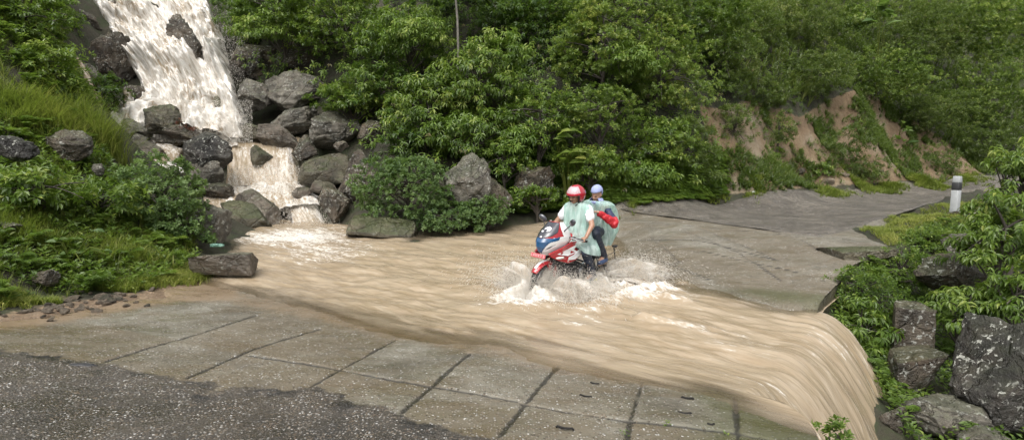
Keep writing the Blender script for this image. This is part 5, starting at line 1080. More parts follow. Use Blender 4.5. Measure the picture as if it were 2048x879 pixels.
def union(name, parts, voxel, mat, parent, smooth=4, wrinkle=None, fac=.5):
    bm = bmesh.new()
    for V, Fs in parts:
        vs = [bm.verts.new(v) for v in V]
        for F in Fs:
            for f in F: 
                try: bm.faces.new([vs[i] for i in f])
                except ValueError: pass
    bmesh.ops.remove_doubles(bm, verts=bm.verts, dist=2e-4); bmesh.ops.recalc_face_normals(bm, faces=bm.faces[:])
    o = bmobj(name, bm, M[mat] if not isinstance(mat, list) else [M[m] for m in mat], None)
    r_ = o.modifiers.new('r', 'REMESH'); r_.mode = 'VOXEL'; r_.voxel_size = voxel; r_.use_smooth_shade = True
    s_ = o.modifiers.new('s', 'SMOOTH'); s_.factor = fac; s_.iterations = smooth
    bake(o); o.parent = parent
    if wrinkle:
        me = o.data; n = len(me.vertices); V = np.empty(n*3, np.float32); me.vertices.foreach_get('co', V); V = V.reshape(-1, 3); N = np.empty(n*3, np.float32); me.vertices.foreach_get('normal', N); N = N.reshape(-1, 3)
        amp, sc = wrinkle; V = V+N*(amp*(fbm(V*np.array(sc)+3.3, 3)-.5*np.abs(fbm(V*np.array(sc)*1.7, 2))))[:, None]; me.vertices.foreach_set('co', V.ravel()); me.update()
    return o
def hand(w, kn, Nb, side, s=1.0, curl=(.5, .7, .5), thumb=.6, spread=.1):
    """w wrist, kn middle of knuckles, Nb back-of-hand normal, side: unit vector towards the thumb"""
    w, kn, Nb, side = (np.array(q, float) for q in (w, kn, Nb, side)); D = nrm(kn-w); side = nrm(side-D*(side@D)); Nb = nrm(Nb-D*(Nb@D)-side*(Nb@side)); P = []
    ofs = [.030, .010, -.010, -.029]; ln = [.92, 1.0, .95, .76]; rad = [.0092, .0095, .009, .008]
    for o_, l_, r_ in zip(ofs, ln, rad):
        k = kn+side*o_*s+D*(-.006 if abs(o_) > .02 else 0)*s; P.append(capv(w+side*o_*.55*s, k, .015*s, .0125*s))
        a = k; ang = 0
        for sl, cu in zip((.043, .027, .022), curl):
            ang += cu; d = D*math.cos(ang)-Nb*math.sin(ang)+side*o_*spread*10*.3; b = a+nrm(d)*sl*l_*s; P.append(capv(a, b, r_*s, r_*.92*s, 10)); a = b
    b0 = w+D*.025*s+side*.024*s; b1 = b0+nrm(side*.8+D*.6-Nb*thumb)*.038*s; b2 = b1+nrm(D*.8+side*.1-Nb*thumb*1.3)*.03*s
    P += [capv(w+D*.01+side*.01, b0, .016*s, .014*s, 10), capv(b0, b1, .0125*s, .0105*s, 10), capv(b1, b2, .0105*s, .0085*s, 10)]
    return P
def head(c, yaw=0, pitch=0, s=1.0):
    m = np.array(__import__('mathutils').Euler((0, pitch, yaw)).to_matrix())
    def T(V): return (np.array(V)*s)@m.T+np.array(c)
    P = []
    for cc, rr in [((0, 0, .03), (.098, .077, .095)), ((.028, 0, -.045), (.066, .058, .072)), ((.055, 0, -.088), (.034, .034, .025)), ((.02, 0, -.03), (.07, .066, .07)), ((.086, 0, -.002), (.016, .05, .014)), ((.078, .038, -.035), (.018, .02, .018)), ((.078, -.038, -.035), (.018, .02, .018)),
                   ((.0, .078, -.012), (.016, .009, .03)), ((.0, -.078, -.012), (.016, .009, .03)), ((.088, 0, -.064), (.013, .024, .007)), ((.086, 0, -.075), (.012, .020, .007))]:
        V, F = ellv((0, 0, 0), rr); P.append((T(V+np.array(cc)), F))
    V, F = capv((.094, 0, -.005), (.112, 0, -.036), .007, .013); P.append((T(V), F)); 
    for sy in (-1, 1): V, F = ellv((.100, sy*.010, -.040), (.010, .008, .007)); P.append((T(V), F))
    return P, T
def facebits(T, parent, lip='lip', hair='hair', brow=True, moust=False, lids=True):
    for sy in (-1, 1):
        V, F = ellv((.089, sy*.031, -.014), (.008, .0125, .006)); npmesh('eye', T(V), F[0], M['eye'], parent)
        if brow: V, F = capv((.094, sy*.014, .008), (.087, sy*.048, .010), .0045, .003); npmesh('eyebrow', T(V), F, M[hair], parent)
    V, F = ellv((.093, 0, -.070), (.010, .022, .006)); npmesh('mouth', T(V), F[0], M[lip], parent)
    if moust: V, F = ellv((.094, 0, -.056), (.010, .028, .006)); npmesh('moustache', T(V), F[0], M[hair], parent)
def skinmat(n, c):
    t = NT(n); P = t.obj(); col = t.mix(t.noise(P, 18, 4), tuple(x*.8 for x in c), tuple(x*1.15 for x in c)); b = t.bsdf(Base_Color=col, Roughness=.42); b.inputs['Subsurface Weight'].default_value = .08; b.inputs['Subsurface Radius'].default_value = (.02, .008, .004); return t.done(b)
M['skin'] = skinmat('skin', (.33, .185, .12)); M['skin2'] = skinmat('skin_passenger', (.40, .235, .165)); M['hair'] = simple('hair', (.012, .010, .009), .5); M['eye'] = simple('eye', (.03, .025, .02), .2); M['lip'] = simple('lip', (.24, .09, .07), .45)
M['jeans'] = simple('wet_denim', (.018, .026, .048), .5, var=.35); M['jeans2'] = simple('dark_denim', (.012, .018, .034), .45, var=.35); M['tee'] = simple('white_tee', (.70, .70, .72), .7, var=.05); M['jacket_red'] = simple('jacket_red', (.42, .014, .022), .5, var=.2); M['jacket_navy'] = simple('jacket_navy', (.016, .022, .06), .5, var=.3)
M['helmet_red'] = simple('helmet_red', (.36, .015, .03), .16, coat=1); M['lining'] = simple('lining', (.02, .02, .02), .8); M['shoe_grey'] = simple('shoe_grey', (.06, .075, .10), .5, var=.4); M['shoe_yellow'] = simple('shoe_yellow', (.70, .66, .10), .4); M['shoe_blue'] = simple('shoe_blue', (.035, .06, .13), .5, var=.2); M['sole'] = simple('sole', (.42, .27, .18), .6)
def knit():
    t = NT('lavender_knit'); P = t.obj(); w_ = t.n('TexWave', i_Vector=P, i_Scale=38., i_Distortion=.4, bands_direction='Z'); c = t.mix(t.rng(w_.outputs[1], .2, .8), (.20, .24, .44), (.36, .40, .60)); return t.done(t.bsdf(Base_Color=c, Roughness=.8))
M['knit'] = knit()
def ponchomat():
    t = NT('mint_plastic_poncho'); P = t.obj(); n = t.noise(t.mapv(P, (5, 5, 1.6)), 2.4, 5, .6, .5)
    col = t.mix(t.rng(n, .35, .65), (.58, .82, .74), (.78, .93, .88)); h = t.noise(t.mapv(P, (4, 4, 1.2)), 5, 4, .6, 1.0)
    p = t.bsdf(Base_Color=col, Roughness=.22, Normal=t.bump(h, .05, .9)); tr = t.n('BsdfTranslucent', i_Color=col); ms = t.n('MixShader', i_0=.45); t.set(ms.inputs[1], p); t.set(ms.inputs[2], tr)
    tp_ = t.n('BsdfTransparent', i_Color=(.85, 1, .94)); m2 = t.n('MixShader', i_0=t.rng(n, .3, .7, .38, .14)); t.set(m2.inputs[1], ms); t.set(m2.inputs[2], tp_); return t.done(m2)
M['poncho'] = ponchomat()
M['visor'] = (lambda t: (lambda p, tp_, m2: (t.set(m2.inputs[1], p), t.set(m2.inputs[2], tp_), t.done(m2))[-1])(t.bsdf(Base_Color=(.62, .46, .48), Roughness=.08), t.n('BsdfTransparent'), t.n('MixShader', i_0=.35)))(NT('visor'))
def poncho(name, rings, parent, fold=.018, nf=11, seed=0, n=120, mv=90, hem=None, tw=1.0):
    """rings: (cx, cy, z, front, back, left, right) in local axes"""
    rg_ = np.array(rings, float); k = np.arange(len(rg_)); t = np.linspace(0, len(rg_)-1, mv); Q = np.stack([np.interp(t, k, rg_[:, i]) for i in range(7)], 1)
    pad = np.concatenate([np.repeat(Q[:1], 4, 0), Q, np.repeat(Q[-1:], 4, 0)]); Q = np.stack([np.convolve(pad[:, i], np.ones(9)/9, 'valid') for i in range(7)], 1)
    th = np.linspace(0, 2*np.pi, n+1); c, s_ = np.cos(th), np.sin(th); u = np.linspace(0, 1, mv)[:, None]
    fx = np.where(c > 0, Q[:, 3:4], Q[:, 4:5]); fy = np.where(s_ > 0, Q[:, 5:6], Q[:, 6:7])
    cc = np.sign(c)*np.abs(c)**.85; ss = np.sign(s_)*np.abs(s_)**.85
    fo = fold*np.clip(u*2.2, .15, 1)*(np.sin(th*nf+seed+1.5*np.sin(th*3+seed)+u*2.0)+.7*fbm(st3(np.broadcast_to(c*2.2, (mv, n+1)), np.broadcast_to(s_*2.2, (mv, n+1)), u*2.2+seed), 3)+.35*fbm(st3(np.broadcast_to(c*7, (mv, n+1)), np.broadcast_to(s_*7, (mv, n+1)), u*6+seed), 2))
    Xp = Q[:, 0:1]+fx*cc+fo*c; Yp = Q[:, 1:2]+fy*ss+fo*s_; Zp = Q[:, 2:3]+0*c+.012*fbm(st3(Xp*6, Yp*6, seed), 2)
    if hem is not None: Zp = Zp-hem(th)[None]*u**3
    G = np.stack([Xp, Yp, Zp], -1); return npmesh(name, G.reshape(-1, 3), gridfaces(mv, n+1), M['poncho'], parent)
PR = (BIKE_ROT[0], 0, BIKE_ROT[2])
# ---- driver
drv = empty('person', BIKE_POS, PR); tag(drv, 'driver in a red helmet and mint plastic poncho over a white tee, steering the motorcycle', 'person')
hc = (.035, 0, 1.575); hp, TH = head(hc, R(-4), R(14), 1.03)
Ls, Rs_ = (-.06, .185, 1.375), (-.06, -.185, 1.355); Le, Re = (.02, .325, 1.15), (.06, -.32, 1.12); Lw, Rw = (.175, .335, .985), (.19, -.34, .985)
Lk, Rk = (.10, .30, .74), (.12, -.28, .76); La, Ra = (-.16, .27, .36), (-.14, -.26, .36)
P = hp+[capv((-.01, 0, 1.38), (.02, 0, 1.50), .055, .052), ellv((-.10, 0, 1.27), (.115, .165, .16)), ellv((-.13, 0, 1.06), (.11, .15, .16)), ellv((-.17, 0, .90), (.13, .165, .10)), capv(Ls, Rs_, .062, .062)]
for s_, e_, w_, k_, a_, sy in ((Ls, Le, Lw, Lk, La, 1), (Rs_, Re, Rw, Rk, Ra, -1)):
    P += [capv(s_, e_, .055, .042), capv(e_, w_, .041, .027), capv((-.15, sy*.09, .89), k_, .085, .06), capv(k_, a_, .055, .036), capv(a_, (a_[0]+.14, a_[1], a_[2]-.06), .034, .028)]
    kn = np.array([w_[0]+.068, sy*.335, w_[2]-.008]); P += hand(w_, kn, (0.1, sy*.2, 1), (.25*0, -sy, 0), 1.0, (1.1, 1.2, .9), .9)
union('body', P, .0065, 'skin', drv, 3); bd = drv.children[-1]
facebits(TH, bd, moust=True)
P = []
for k_, a_, sy in ((Lk, La, 1), (Rk, Ra, -1)): P += [capv((-.15, sy*.09, .895), k_, .098, .078), capv(k_, (a_[0], a_[1], a_[2]+.02), .076, .056)]
P += [ellv((-.17, 0, .90), (.145, .18, .11))]; union('jeans', P, .011, 'jeans', drv, 2, (.012, (16, 16, 9)))
P = [ellv((-.10, 0, 1.27), (.128, .178, .17)), ellv((-.13, 0, 1.06), (.125, .165, .17)), capv(Ls, Rs_, .074, .074)]
for s_, e_ in ((Ls, Le), (Rs_, Re)): s2 = np.array(s_); P.append(capv(s_, s2+(np.array(e_)-s2)*.55, .075, .072))
union('tee_shirt', P, .011, 'tee', drv, 2, (.010, (18, 18, 12)))
for k_, a_, sy in ((Lk, La, 1), (Rk, Ra, -1)):
    f0 = np.array([a_[0]-.04, a_[1]+.01*sy, a_[2]-.045]); s_ = union('shoe', [capv(f0, f0+[.13, .015*sy, -.035], .046, .042), capv(f0+[.13, .015*sy, -.035], f0+[.20, .02*sy, -.045], .042, .034), ellv(f0+[.02, 0, .03], (.05, .042, .05))], .010, 'shoe_grey', drv, 2)
    union('shoe_panel', [capv(f0+[-.045, .02*sy, -.03], f0+[.08, .045*sy, -.055], .025, .016)], .008, 'shoe_yellow', s_, 1)
poncho('poncho', [(-.03, 0, 1.475, .085, .08, .09, .09), (-.05, 0, 1.462, .12, .115, .18, .175), (-.065, 0, 1.42, .145, .14, .245, .24), (-.08, 0, 1.32, .175, .15, .23, .225), (-.09, 0, 1.12, .19, .15, .21, .205), (-.09, 0, .98, .24, .17, .25, .25), (-.07, .0, .90, .34, .18, .33, .33), (-.06, .0, .83, .37, .20, .40, .39), (-.07, 0, .76, .36, .20, .41, .40)], drv, .022, 12, 1.0,
       hem=lambda th: .09*np.clip(np.sin(th-.35), 0, 1)**2-.06*np.clip(-np.sin(th), 0, 1)-.10*np.clip(np.cos(th*1.0), 0, 1)**4)
# helmet
hroot = empty('helmet', (0, 0, 0)); hroot.parent = drv
mH = np.array(__import__('mathutils').Euler((0, R(10), R(-4))).to_matrix()); HC = np.array([.018, 0, 1.592])
def shell(name, rx, ry, rz, keep, mat, th, parent, n=(50, 80), c=(0, 0, 0)):
    el = np.linspace(-R(62), R(90), n[0]); az = np.linspace(-np.pi, np.pi, n[1]+1); E_, A_ = np.meshgrid(el, az, indexing='ij'); G = np.stack([rx*np.cos(E_)*np.cos(A_), ry*np.cos(E_)*np.sin(A_), rz*np.sin(E_)], -1)
    ec, ac_ = (E_[:-1, :-1]+E_[1:, 1:])/2, (A_[:-1, :-1]+A_[1:, 1:])/2; k = keep(np.degrees(ec), np.degrees(ac_)); V = (G.reshape(-1, 3)+np.array(c))@mH.T+HC
    o = npmesh(name, V, gridfaces(*E_.shape, keep=k), M[mat], parent); s_ = o.modifiers.new('s', 'SOLIDIFY'); s_.thickness = th; s_.offset = 0; return o
shell('helmet_shell', .150, .128, .142, lambda e, a: ~((np.abs(a) < 68) & (e < 6)), 'helmet_red', .014, hroot)
shell('lining', .142, .120, .132, lambda e, a: ~((np.abs(a) < 58) & (e < 2)), 'lining', .02, hroot)
shell('visor', .163, .138, .150, lambda e, a: (np.abs(a) < 72) & (e > 16) & (e < 62), 'visor', .004, hroot)
shell('visor_rim', .165, .140, .152, lambda e, a: (np.abs(a) < 74) & (e > 4) & (e < 17), 'helmet_red', .006, hroot)
tubep('chin_strap', [HC+mH@np.array([.03, .105, -.08]), HC+mH@np.array([.07, .06, -.155]), HC+mH@np.array([.075, 0, -.165]), HC+mH@np.array([.07, -.06, -.155]), HC+mH@np.array([.03, -.105, -.08])], .011, 'lining', hroot)
# ---- passenger
pas = empty('person', BIKE_POS, PR); tag(pas, 'passenger in lavender knit cap, mint poncho and red sleeves, hands on the driver', 'person')
hc2 = (-.50, 0.03, 1.575); hp, TH2 = head(hc2, R(4), R(20), .98)
Ls, Rs_ = (-.55, .20, 1.345), (-.53, -.16, 1.345); Le, Re = (-.47, .40, 1.15), (-.36, -.27, 1.28); Lw, Rw = (-.235, .25, 1.325), (-.15, -.20, 1.41)
Lk, Rk = (-.16, .27, 1.00), (-.16, -.27, 1.00); La, Ra = (-.46, .27, .60), (-.46, -.27, .60)
P = hp+[capv((-.55, .01, 1.36), (-.51, .02, 1.49), .052, .05), ellv((-.58, 0, 1.24), (.11, .155, .16)), ellv((-.59, 0, 1.04), (.11, .145, .14)), ellv((-.58, 0, .98), (.13, .165, .09)), capv(Ls, Rs_, .06, .06)]
for s_, e_, w_, k_, a_, sy in ((Ls, Le, Lw, Lk, La, 1), (Rs_, Re, Rw, Rk, Ra, -1)):
    P += [capv(s_, e_, .05, .04), capv(e_, w_, .04, .026), capv((-.55, sy*.09, .97), k_, .085, .058), capv(k_, a_, .055, .036), capv(a_, (a_[0]+.12, a_[1], a_[2]-.05), .034, .028)]
    d = nrm(np.array([.85, -sy*.55, .18])); P += hand(w_, np.array(w_)+d*.07, (-.1, sy*.35, 1), (.3, -sy, 0) if sy < 0 else (-.2, -1, .0), .96, (.35, .55, .4), .4)
union('body', P, .0065, 'skin2', pas, 3); facebits(TH2, pas.children[-1])
P = []
for k_, a_, sy in ((Lk, La, 1), (Rk, Ra, -1)): P += [capv((-.55, sy*.09, .975), k_, .098, .078), capv(k_, (a_[0], a_[1], a_[2]+.0), .076, .058)]
P += [ellv((-.58, 0, .98), (.145, .18, .10))]; union('jeans', P, .011, 'jeans2', pas, 2, (.012, (16, 16, 9)))
for s_, e_, w_, sy in ((Ls, Le, Lw, 1), (Rs_, Re, Rw, -1)):
    w2 = np.array(e_)+(np.array(w_)-np.array(e_))*.86; m_ = np.array(s_)+(np.array(e_)-np.array(s_))*.62
    o = union('jacket_sleeve', [capv(m_, e_, .072, .074), capv(e_, w2, .072, .050)], .010, 'jacket_red', pas, 2, (.014, (20, 20, 20))); union('upper_sleeve', [capv(np.array(s_)+(m_-np.array(s_))*.25, m_+(m_-np.array(s_))*.12, .066, .074)], .010, 'jacket_navy', o, 2, (.012, (20, 20, 20)))
union('jacket_torso', [ellv((-.58, 0, 1.20), (.12, .16, .18))], .012, 'jacket_navy', pas, 2)
for k_, a_, sy in ((Lk, La, 1), (Rk, Ra, -1)):
    f0 = np.array([a_[0]-.04, a_[1], a_[2]-.055]); s_ = union('shoe', [capv(f0, f0+[.13, .015*sy, -.02], .046, .044), capv(f0+[.13, .015*sy, -.02], f0+[.20, .02*sy, -.025], .044, .036), ellv(f0+[.02, 0, .035], (.05, .044, .05))], .010, 'shoe_blue', pas, 2)
    union('sole', [capv(f0+[-.01, 0, -.038], f0+[.20, .02*sy, -.052], .026, .022)], .008, 'sole', s_, 1)
mC = np.array(__import__('mathutils').Euler((0, R(20), R(4))).to_matrix())
V, F = ICO[4]; V = V*np.array([.112, .092, .108]); kp = ((V[F].mean(1)[:, 2] > .012-.30*(V[F].mean(1)[:, 0] < .0)*1.0)); Vc = (V+np.array([-.006, 0, .038]))@mC.T+np.array(hc2)
o = npmesh('knit_cap', Vc, F[kp], M['knit'], pas); s_ = o.modifiers.new('s', 'SOLIDIFY'); s_.thickness = .006
V, F = ICO[4]; V0 = V.copy(); V = V*np.array([.115, .112, .085]); V = V*(1+.08*fbm(V0*3, 3))[:, None]; c_ = V0[F].mean(1); kp = ~((c_[:, 0] > .55) & (c_[:, 2] > .1)) & (c_[:, 2] < .75)
o = npmesh('head_scarf', V+np.array([-.515, .02, 1.45]), F[kp], M['knit'], pas); s_ = o.modifiers.new('s', 'SOLIDIFY'); s_.thickness = .006
poncho('poncho', [(-.53, .01, 1.465, .11, .10, .11, .11), (-.55, .01, 1.455, .14, .15, .20, .19), (-.57, .01, 1.41, .17, .22, .275, .25), (-.62, .01, 1.31, .20, .32, .23, .22), (-.62, .01, 1.18, .20, .42, .185, .19), (-.62, 0, 1.05, .22, .46, .22, .21), (-.62, 0, .95, .20, .42, .25, .24), (-.62, 0, .84, .14, .30, .25, .24), (-.60, 0, .74, .10, .20, .24, .22)], pas, .024, 11, 4.0)
# ================================================================== SPLASH, SPRAY AND SMALL THINGS
def dropmat():
    t = NT('spray_water'); p = t.bsdf(Base_Color=(.74, .70, .63), Roughness=.35); tr = t.n('BsdfTranslucent', i_Color=(.85, .82, .76)); m1 = t.n('MixShader', i_0=.4); t.set(m1.inputs[1], p); t.set(m1.inputs[2], tr)
    m2 = t.n('MixShader', i_0=.30); t.set(m2.inputs[1], m1); t.set(m2.inputs[2], t.n('BsdfTransparent')); return t.done(m2)
M['spray'] = dropmat()
OV = np.array([(0, 0, 1), (1, 0, 0), (0, 1, 0), (-1, 0, 0), (0, -1, 0), (0, 0, -1)], float); OF = np.array([(0, 1, 2), (0, 2, 3), (0, 3, 4), (0, 4, 1), (5, 2, 1), (5, 3, 2), (5, 4, 3), (5, 1, 4)])
def drops(P, D, r, l):
    D = nrm(D); U1 = nrm(np.cross(D, [.3, .5, .8])); U2 = np.cross(D, U1)
    V = P[:, None]+U1[:, None]*OV[None, :, 0:1]*r[:, None, None]+U2[:, None]*OV[None, :, 1:2]*r[:, None, None]+D[:, None]*OV[None, :, 2:3]*l[:, None, None]
    return V.reshape(-1, 3), (OF[None]+(np.arange(len(P))*6)[:, None, None]).reshape(-1, 3)
rs = np.random.RandomState(21); BMn = np.array(BM)
def bl(p): p = np.asarray(p, float); return p@BMn[:3, :3].T+BMn[:3, 3]
def jet(n, src, vel, sv, tmax, r=(.002, .007), stretch=.02, src_s=.03):
    """drops thrown from a segment in bike axes, followed along their ballistic path"""
    a, b = np.array(src[0], float), np.array(src[1], float); n = int(n*2.6); u = rs.rand(n, 1); p0 = a*(1-u)+b*u+rs.normal(size=(n, 3))*src_s; v = np.array(vel)*(.35+.75*rs.rand(n, 1))+rs.normal(size=(n, 3))*sv
    t = tmax*rs.rand(n, 1)**.8; P = p0+v*t; P[:, 2] += -4.9*t[:, 0]**2; vv = v.copy(); vv[:, 2] -= 9.8*t[:, 0]; P = bl(P); vv = vv@BMn[:3, :3].T; k = P[:, 2] > -.02
    P, vv = P[k], vv[k]; rr = r[0]+(r[1]-r[0])*rs.rand(len(P))**3; ln = rr+stretch*np.linalg.norm(vv, axis=1)*rs.rand(len(P))*.35; return drops(P, vv, rr*.95, ln*1.0)
J = []
W0 = .12
for sy in (-1, 1):
    J.append(jet(9000, ((.86, sy*.04, W0), (.45, sy*.08, W0)), (.3, sy*2.0, 2.1), .5, .55))
    J.append(jet(7000, ((.50, sy*.08, W0), (-.1, sy*.12, W0)), (-.3, sy*1.7, 1.9), .50, .5))
    J.append(jet(9000, ((-.35, sy*.08, W0), (-.85, sy*.08, W0)), (-1.5, sy*2.0, 2.1), .55, .55))
J.append(jet(6500, ((.90, 0, W0), (.80, 0, W0)), (1.1, 0, 1.9), .65, .42)); J.append(jet(8000, ((-.8, 0, W0), (-1.2, 0, W0)), (-2.4, .5, 1.7), .6, .5)); J.append(jet(7000, ((.9, .0, W0), (-1.1, .0, W0)), (-.2, 1.6, .8), .5, .4))
J.append(jet(5200, ((.88, .02, W0+.1), (.70, .05, W0+.35)), (-.5, .35, 1.2), .5, .35, (.002, .006)))
V, F = [], []; n = 0
for v, f in J: V.append(v); F.append(f+n); n += len(v)
o = npmesh('splash', np.concatenate(V), np.concatenate(F), M['spray'], smooth=True); tag(o, None, None, None, 'stuff')
# lacy sheets of thrown water: curved curtains leaving the wheels
def sheetmat():
    t = NT('thrown_water'); f = t.vattr('flow'); n1 = t.noise(t.mapv(f, (7, 1.6, 1)), 3.2, 6, .7, .3); n2 = t.noise(t.mapv(f, (3, 1.6, 1)), 16, 5, .75)
    d = t.math('ADD', t.math('ADD', t.math('MULTIPLY', n1, .75), t.math('MULTIPLY', n2, .8)), t.attr('foam')); a = t.rng(d, .50, .90)
    p = t.bsdf(Base_Color=t.mix(t.rng(n1, .4, .6), (.62, .52, .40), (.84, .81, .76)), Roughness=.4, Normal=t.bump(n2, .03, .8)); tr = t.n('BsdfTranslucent', i_Color=(.8, .76, .7)); m1 = t.n('MixShader', i_0=.4); t.set(m1.inputs[1], p); t.set(m1.inputs[2], tr)
    m2 = t.n('MixShader', i_0=a); t.set(m2.inputs[1], t.n('BsdfTransparent')); t.set(m2.inputs[2], m1); return t.done(m2)
M['sheet'] = sheetmat()
def curtain(a, b, vel, tmax, seed, foam=.0, nn=40, m=60):
    a, b, vel = np.array(a, float), np.array(b, float), np.array(vel, float); u = np.linspace(0, 1, m)[None, :, None]; t = np.linspace(0, tmax, nn)[:, None, None]
    j = fbm(st3(np.linspace(0, 5, m), np.zeros(m), seed), 3)[None, :, None]; p = a*(1-u)+b*u; P = p+vel*(1+.35*j)*t+np.array([0, 0, -4.9])*t**2
    P = P+.06*t/tmax*np.stack([fbm(st3(np.broadcast_to(u[..., 0]*6, (nn, m)), np.broadcast_to(t[..., 0]*6, (nn, m)), seed+q), 3) for q in range(3)], -1)
    fo = foam+.32-.55*(np.broadcast_to(t[..., 0]/tmax, (nn, m))**1.5)-.45*np.abs(2*np.broadcast_to(u[..., 0], (nn, m))-1)**3; L_ = np.linalg.norm(b-a)
    return bl(P.reshape(-1, 3)), fo.ravel(), np.stack([np.broadcast_to(u[..., 0]*L_, (nn, m)).ravel(), np.broadcast_to(t[..., 0]*2.2, (nn, m)).ravel()], 1), gridfaces(nn, m)
CU = []
for sy in (-1, 1):
    for k in range(5):
        CU.append(curtain((.92-.04*k, sy*(.03+.03*k), .12), (.35, sy*(.08+.04*k), .12), (.25, sy*(1.0+.35*k), 2.15-.3*k), .50-.03*k, 3*k+sy, .02))
        CU.append(curtain((.35, sy*(.06+.05*k), .12), (-.35, sy*(.1+.05*k), .12), (-.2, sy*(.9+.4*k), 1.9-.25*k), .40-.02*k, 30+3*k+sy, .06))
        CU.append(curtain((-.30, sy*(.06+.04*k), .12), (-1.0, sy*(.06+.04*k), .12), (-1.2, sy*(.9+.35*k), 2.2-.3*k), .54-.03*k, 60+3*k+sy, .02))
V, F, A_, U_, n = [], [], [], [], 0
for v, a, u, f in CU: V.append(v); F.append(f+n); A_.append(a); U_.append(u); n += len(v)
o = npmesh('splash_sheets', np.concatenate(V), np.concatenate(F), M['sheet'], attrs={'foam': np.concatenate(A_)}, uv=np.concatenate(U_)); tag(o, None, None, None, 'stuff')
# spray flying off the main waterfall and foot of the falls
def mist(n, px0, px1, py0, py1, Y0, Y1, r=(.004, .011), down=(0, -.3, -1), rm=1.0):
    px_ = px0+(px1-px0)*rs.rand(n); u = rs.rand(n); py_ = py0+(py1-py0)*u; Y_ = Y0+(Y1-Y0)*u-rs.rand(n)*.5
    P = np.array([PY(a, b, c) for a, b, c in zip(px_, py_, Y_)]); D = np.array(down)+rs.normal(size=(n, 3))*.35; rr = r[0]+(r[1]-r[0])*rs.rand(n)**3; return drops(P, D, rr*rm, rr*(1.5+3*rs.rand(n)))
J = [mist(7000, 280, 470, 10, 250, 22.9, 20.4), mist(14000, 215, 505, 200, 285, 19.9, 18.7, (.004, .011), (0, -.3, .3)), mist(4000, 455, 600, 330, 385, 18.2, 17.5, (.003, .009)), mist(4000, 520, 680, 400, 470, 16.6, 15.6, (.003, .009), (0, -.3, .5)), mist(3000, 425, 490, 50, 230, 22.3, 20.8)]
V, F, n = [], [], 0
for v, f in J: V.append(v); F.append(f+n); n += len(v)
o = npmesh('waterfall_spray', np.concatenate(V), np.concatenate(F), M['spray']); tag(o, None, None, None, 'stuff')
# marker post
M['post_white'] = simple('post_white', (.34, .35, .35), .6, var=.25); M['post_black'] = simple('post_black', (.03, .03, .032), .6, var=.3)
pb = PY(1908, 430, 15.5); pb[2] = float(hground(pb[:1], pb[1:2])[0])-.05; top = PY(1909, 352, 15.5)[2]; Hh = top-pb[2]; r_ = empty('marker_post', pb, (0, R(1), .5)); tag(r_, 'white concrete road marker post with a black band at the bend', 'marker post')
def sq(name, z0, z1, s, mat, parent, taper=0):
    bm = bmesh.new(); bmesh.ops.create_cube(bm, size=1, matrix=Matrix.Translation((0, 0, (z0+z1)/2)) @ Matrix.Diagonal((s, s, z1-z0, 1)))
    if taper:
        for v in bm.verts:
            if v.co.z > (z0+z1)/2: v.co.x *= taper; v.co.y *= taper
    return bmobj(name, bm, M[mat], parent, True, .015)
sq('shaft', 0, Hh-.36, .17, 'post_white', r_); sq('black_band', Hh-.358, Hh-.172, .174, 'post_black', r_); sq('post_head', Hh-.17, Hh, .17, 'post_white', r_, .9)
# lifting loops cast into the panels
M['rebar'] = simple('rusty_rebar', (.008, .007, .006), .9, var=.4)
for lab, px_, py_, ln_, an in [('dark bent steel lifting loop nearest the bottom edge of the photo', 1130, 856, .13, -.35), ('dark steel lifting loop, lower of the pair on the panel left of centre seam', 1172, 793, .11, -.45), ('short dark steel loop, upper one on the panel left of centre seam', 1190, 768, .085, -.5), ('dark steel loop at the top of the panel right of centre seam', 1375, 796, .10, -.3), ('dark steel loop with hooked end in the middle of the right panel', 1369, 827, .11, -.2), ('small half-buried steel loop near the lower right seam', 1421, 850, .05, 0)]:
    p = onroad(px_, py_); t = np.linspace(-1, 1, 13); Pp = np.stack([t*ln_/2, -.022*np.cos(t*1.5), .007+0*t], 1); Pp[:, 2] -= .012*(np.abs(t) > .9)
    V, F = tubes([Pp], [np.full(13, .0085)], 7); o = npmesh('lifting_loop', V, F, M['rebar']); o.location = p+[0, 0, .004]; o.rotation_euler = (0, 0, an+.0); tag(o, lab, 'lifting loop', 'steel lifting loops in the causeway panels')
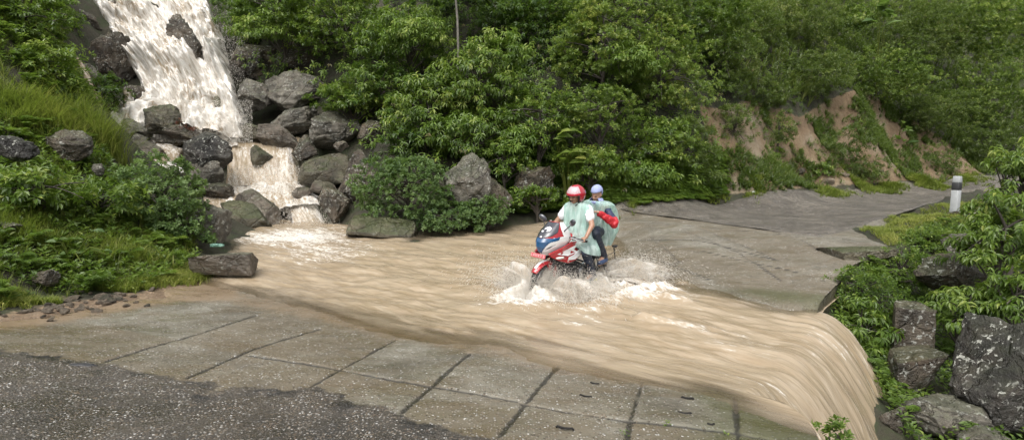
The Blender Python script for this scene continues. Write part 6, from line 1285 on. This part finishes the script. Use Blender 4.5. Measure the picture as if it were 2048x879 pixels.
# litter
M['bag_green'] = simple('bag_green', (.10, .20, .15), .35, var=.3); M['litter_white'] = simple('litter_white', (.7, .72, .75), .5)
def scrap(name, lab, px_, py_, w_, h_, mat, seed, Y_=None):
    c = gpt(px_, py_) if Y_ is None else PY(px_, py_, Y_); D, F = rockverts(seed, 4, 4, .28, 0); D = D*np.array([w_, w_*.6, h_]); o = npmesh(name, D+0, F, M[mat]); o.location = c+np.array([0, 0, h_*.5]); tag(o, lab, 'litter'); return o
scrap('plastic_bag', 'crumpled green plastic bag at the pool edge beside the rusty grey rock', 434, 493, .13, .05, 'bag_green', 5, 10.9)
scrap('paper_scrap', 'white scrap of litter in the grass in front of the concrete block', 415, 548, .09, .02, 'litter_white', 6)
scrap('plastic_scrap', 'white plastic scrap on the verge at the foot of the earth bank', 1507, 388, .10, .05, 'litter_white', 7)
# tar clump on the seam at left
D, F = rockverts(9, 4, 4, .2, 0); p = onroad(165, 733); o = npmesh('tar_clump', D*np.array([.16, .05, .018]), F, M['post_black']); o.location = p+[0, 0, .008]; tag(o, 'flat black clump of tar on the panel seam at the left', 'tar clump')
# twigs and weeds in the seams
for i, (px_, py_, lab) in enumerate([(1333, 850, 'tiny green weed sprouting from the seam beside the right panel'), (1250, 868, 'tiny green weed in the seam at the bottom edge'), (1452, 872, 'tiny weed in the lower right seam')]):
    p = onroad(px_, py_); A = p+rs.normal(size=(5, 3))*[.01, .01, .003]; V, F, T = sprigs(A, np.tile([0, 0, 1.], (5, 1)), rs, 5, .022, .6, 1, .1); o = npmesh('seam_weed', V-p, F, M['leaf_mid'], smooth=False, attrs={'tint': T}); o.location = p; tag(o, lab, 'weed')
# loose grit on the near asphalt
px_ = rs.uniform(-20, 1000, 2600); py_ = 700+rs.rand(2600)*180; d = np.array([onroad(a, b) for a, b in zip(px_[:500], py_[:500])]); k = (sdpoly(ASPHP, d[:, 0], d[:, 1]) > -.05); d = d[k]; rr = .003+.005*rs.rand(len(d))**2
V, F = drops(d+[0, 0, .010], nrm(rs.normal(size=(len(d), 3))), rr, rr*1.2); o = npmesh('gravel', V, F, M['rock_tan'], smooth=True); tag(o, None, None, None, 'stuff')
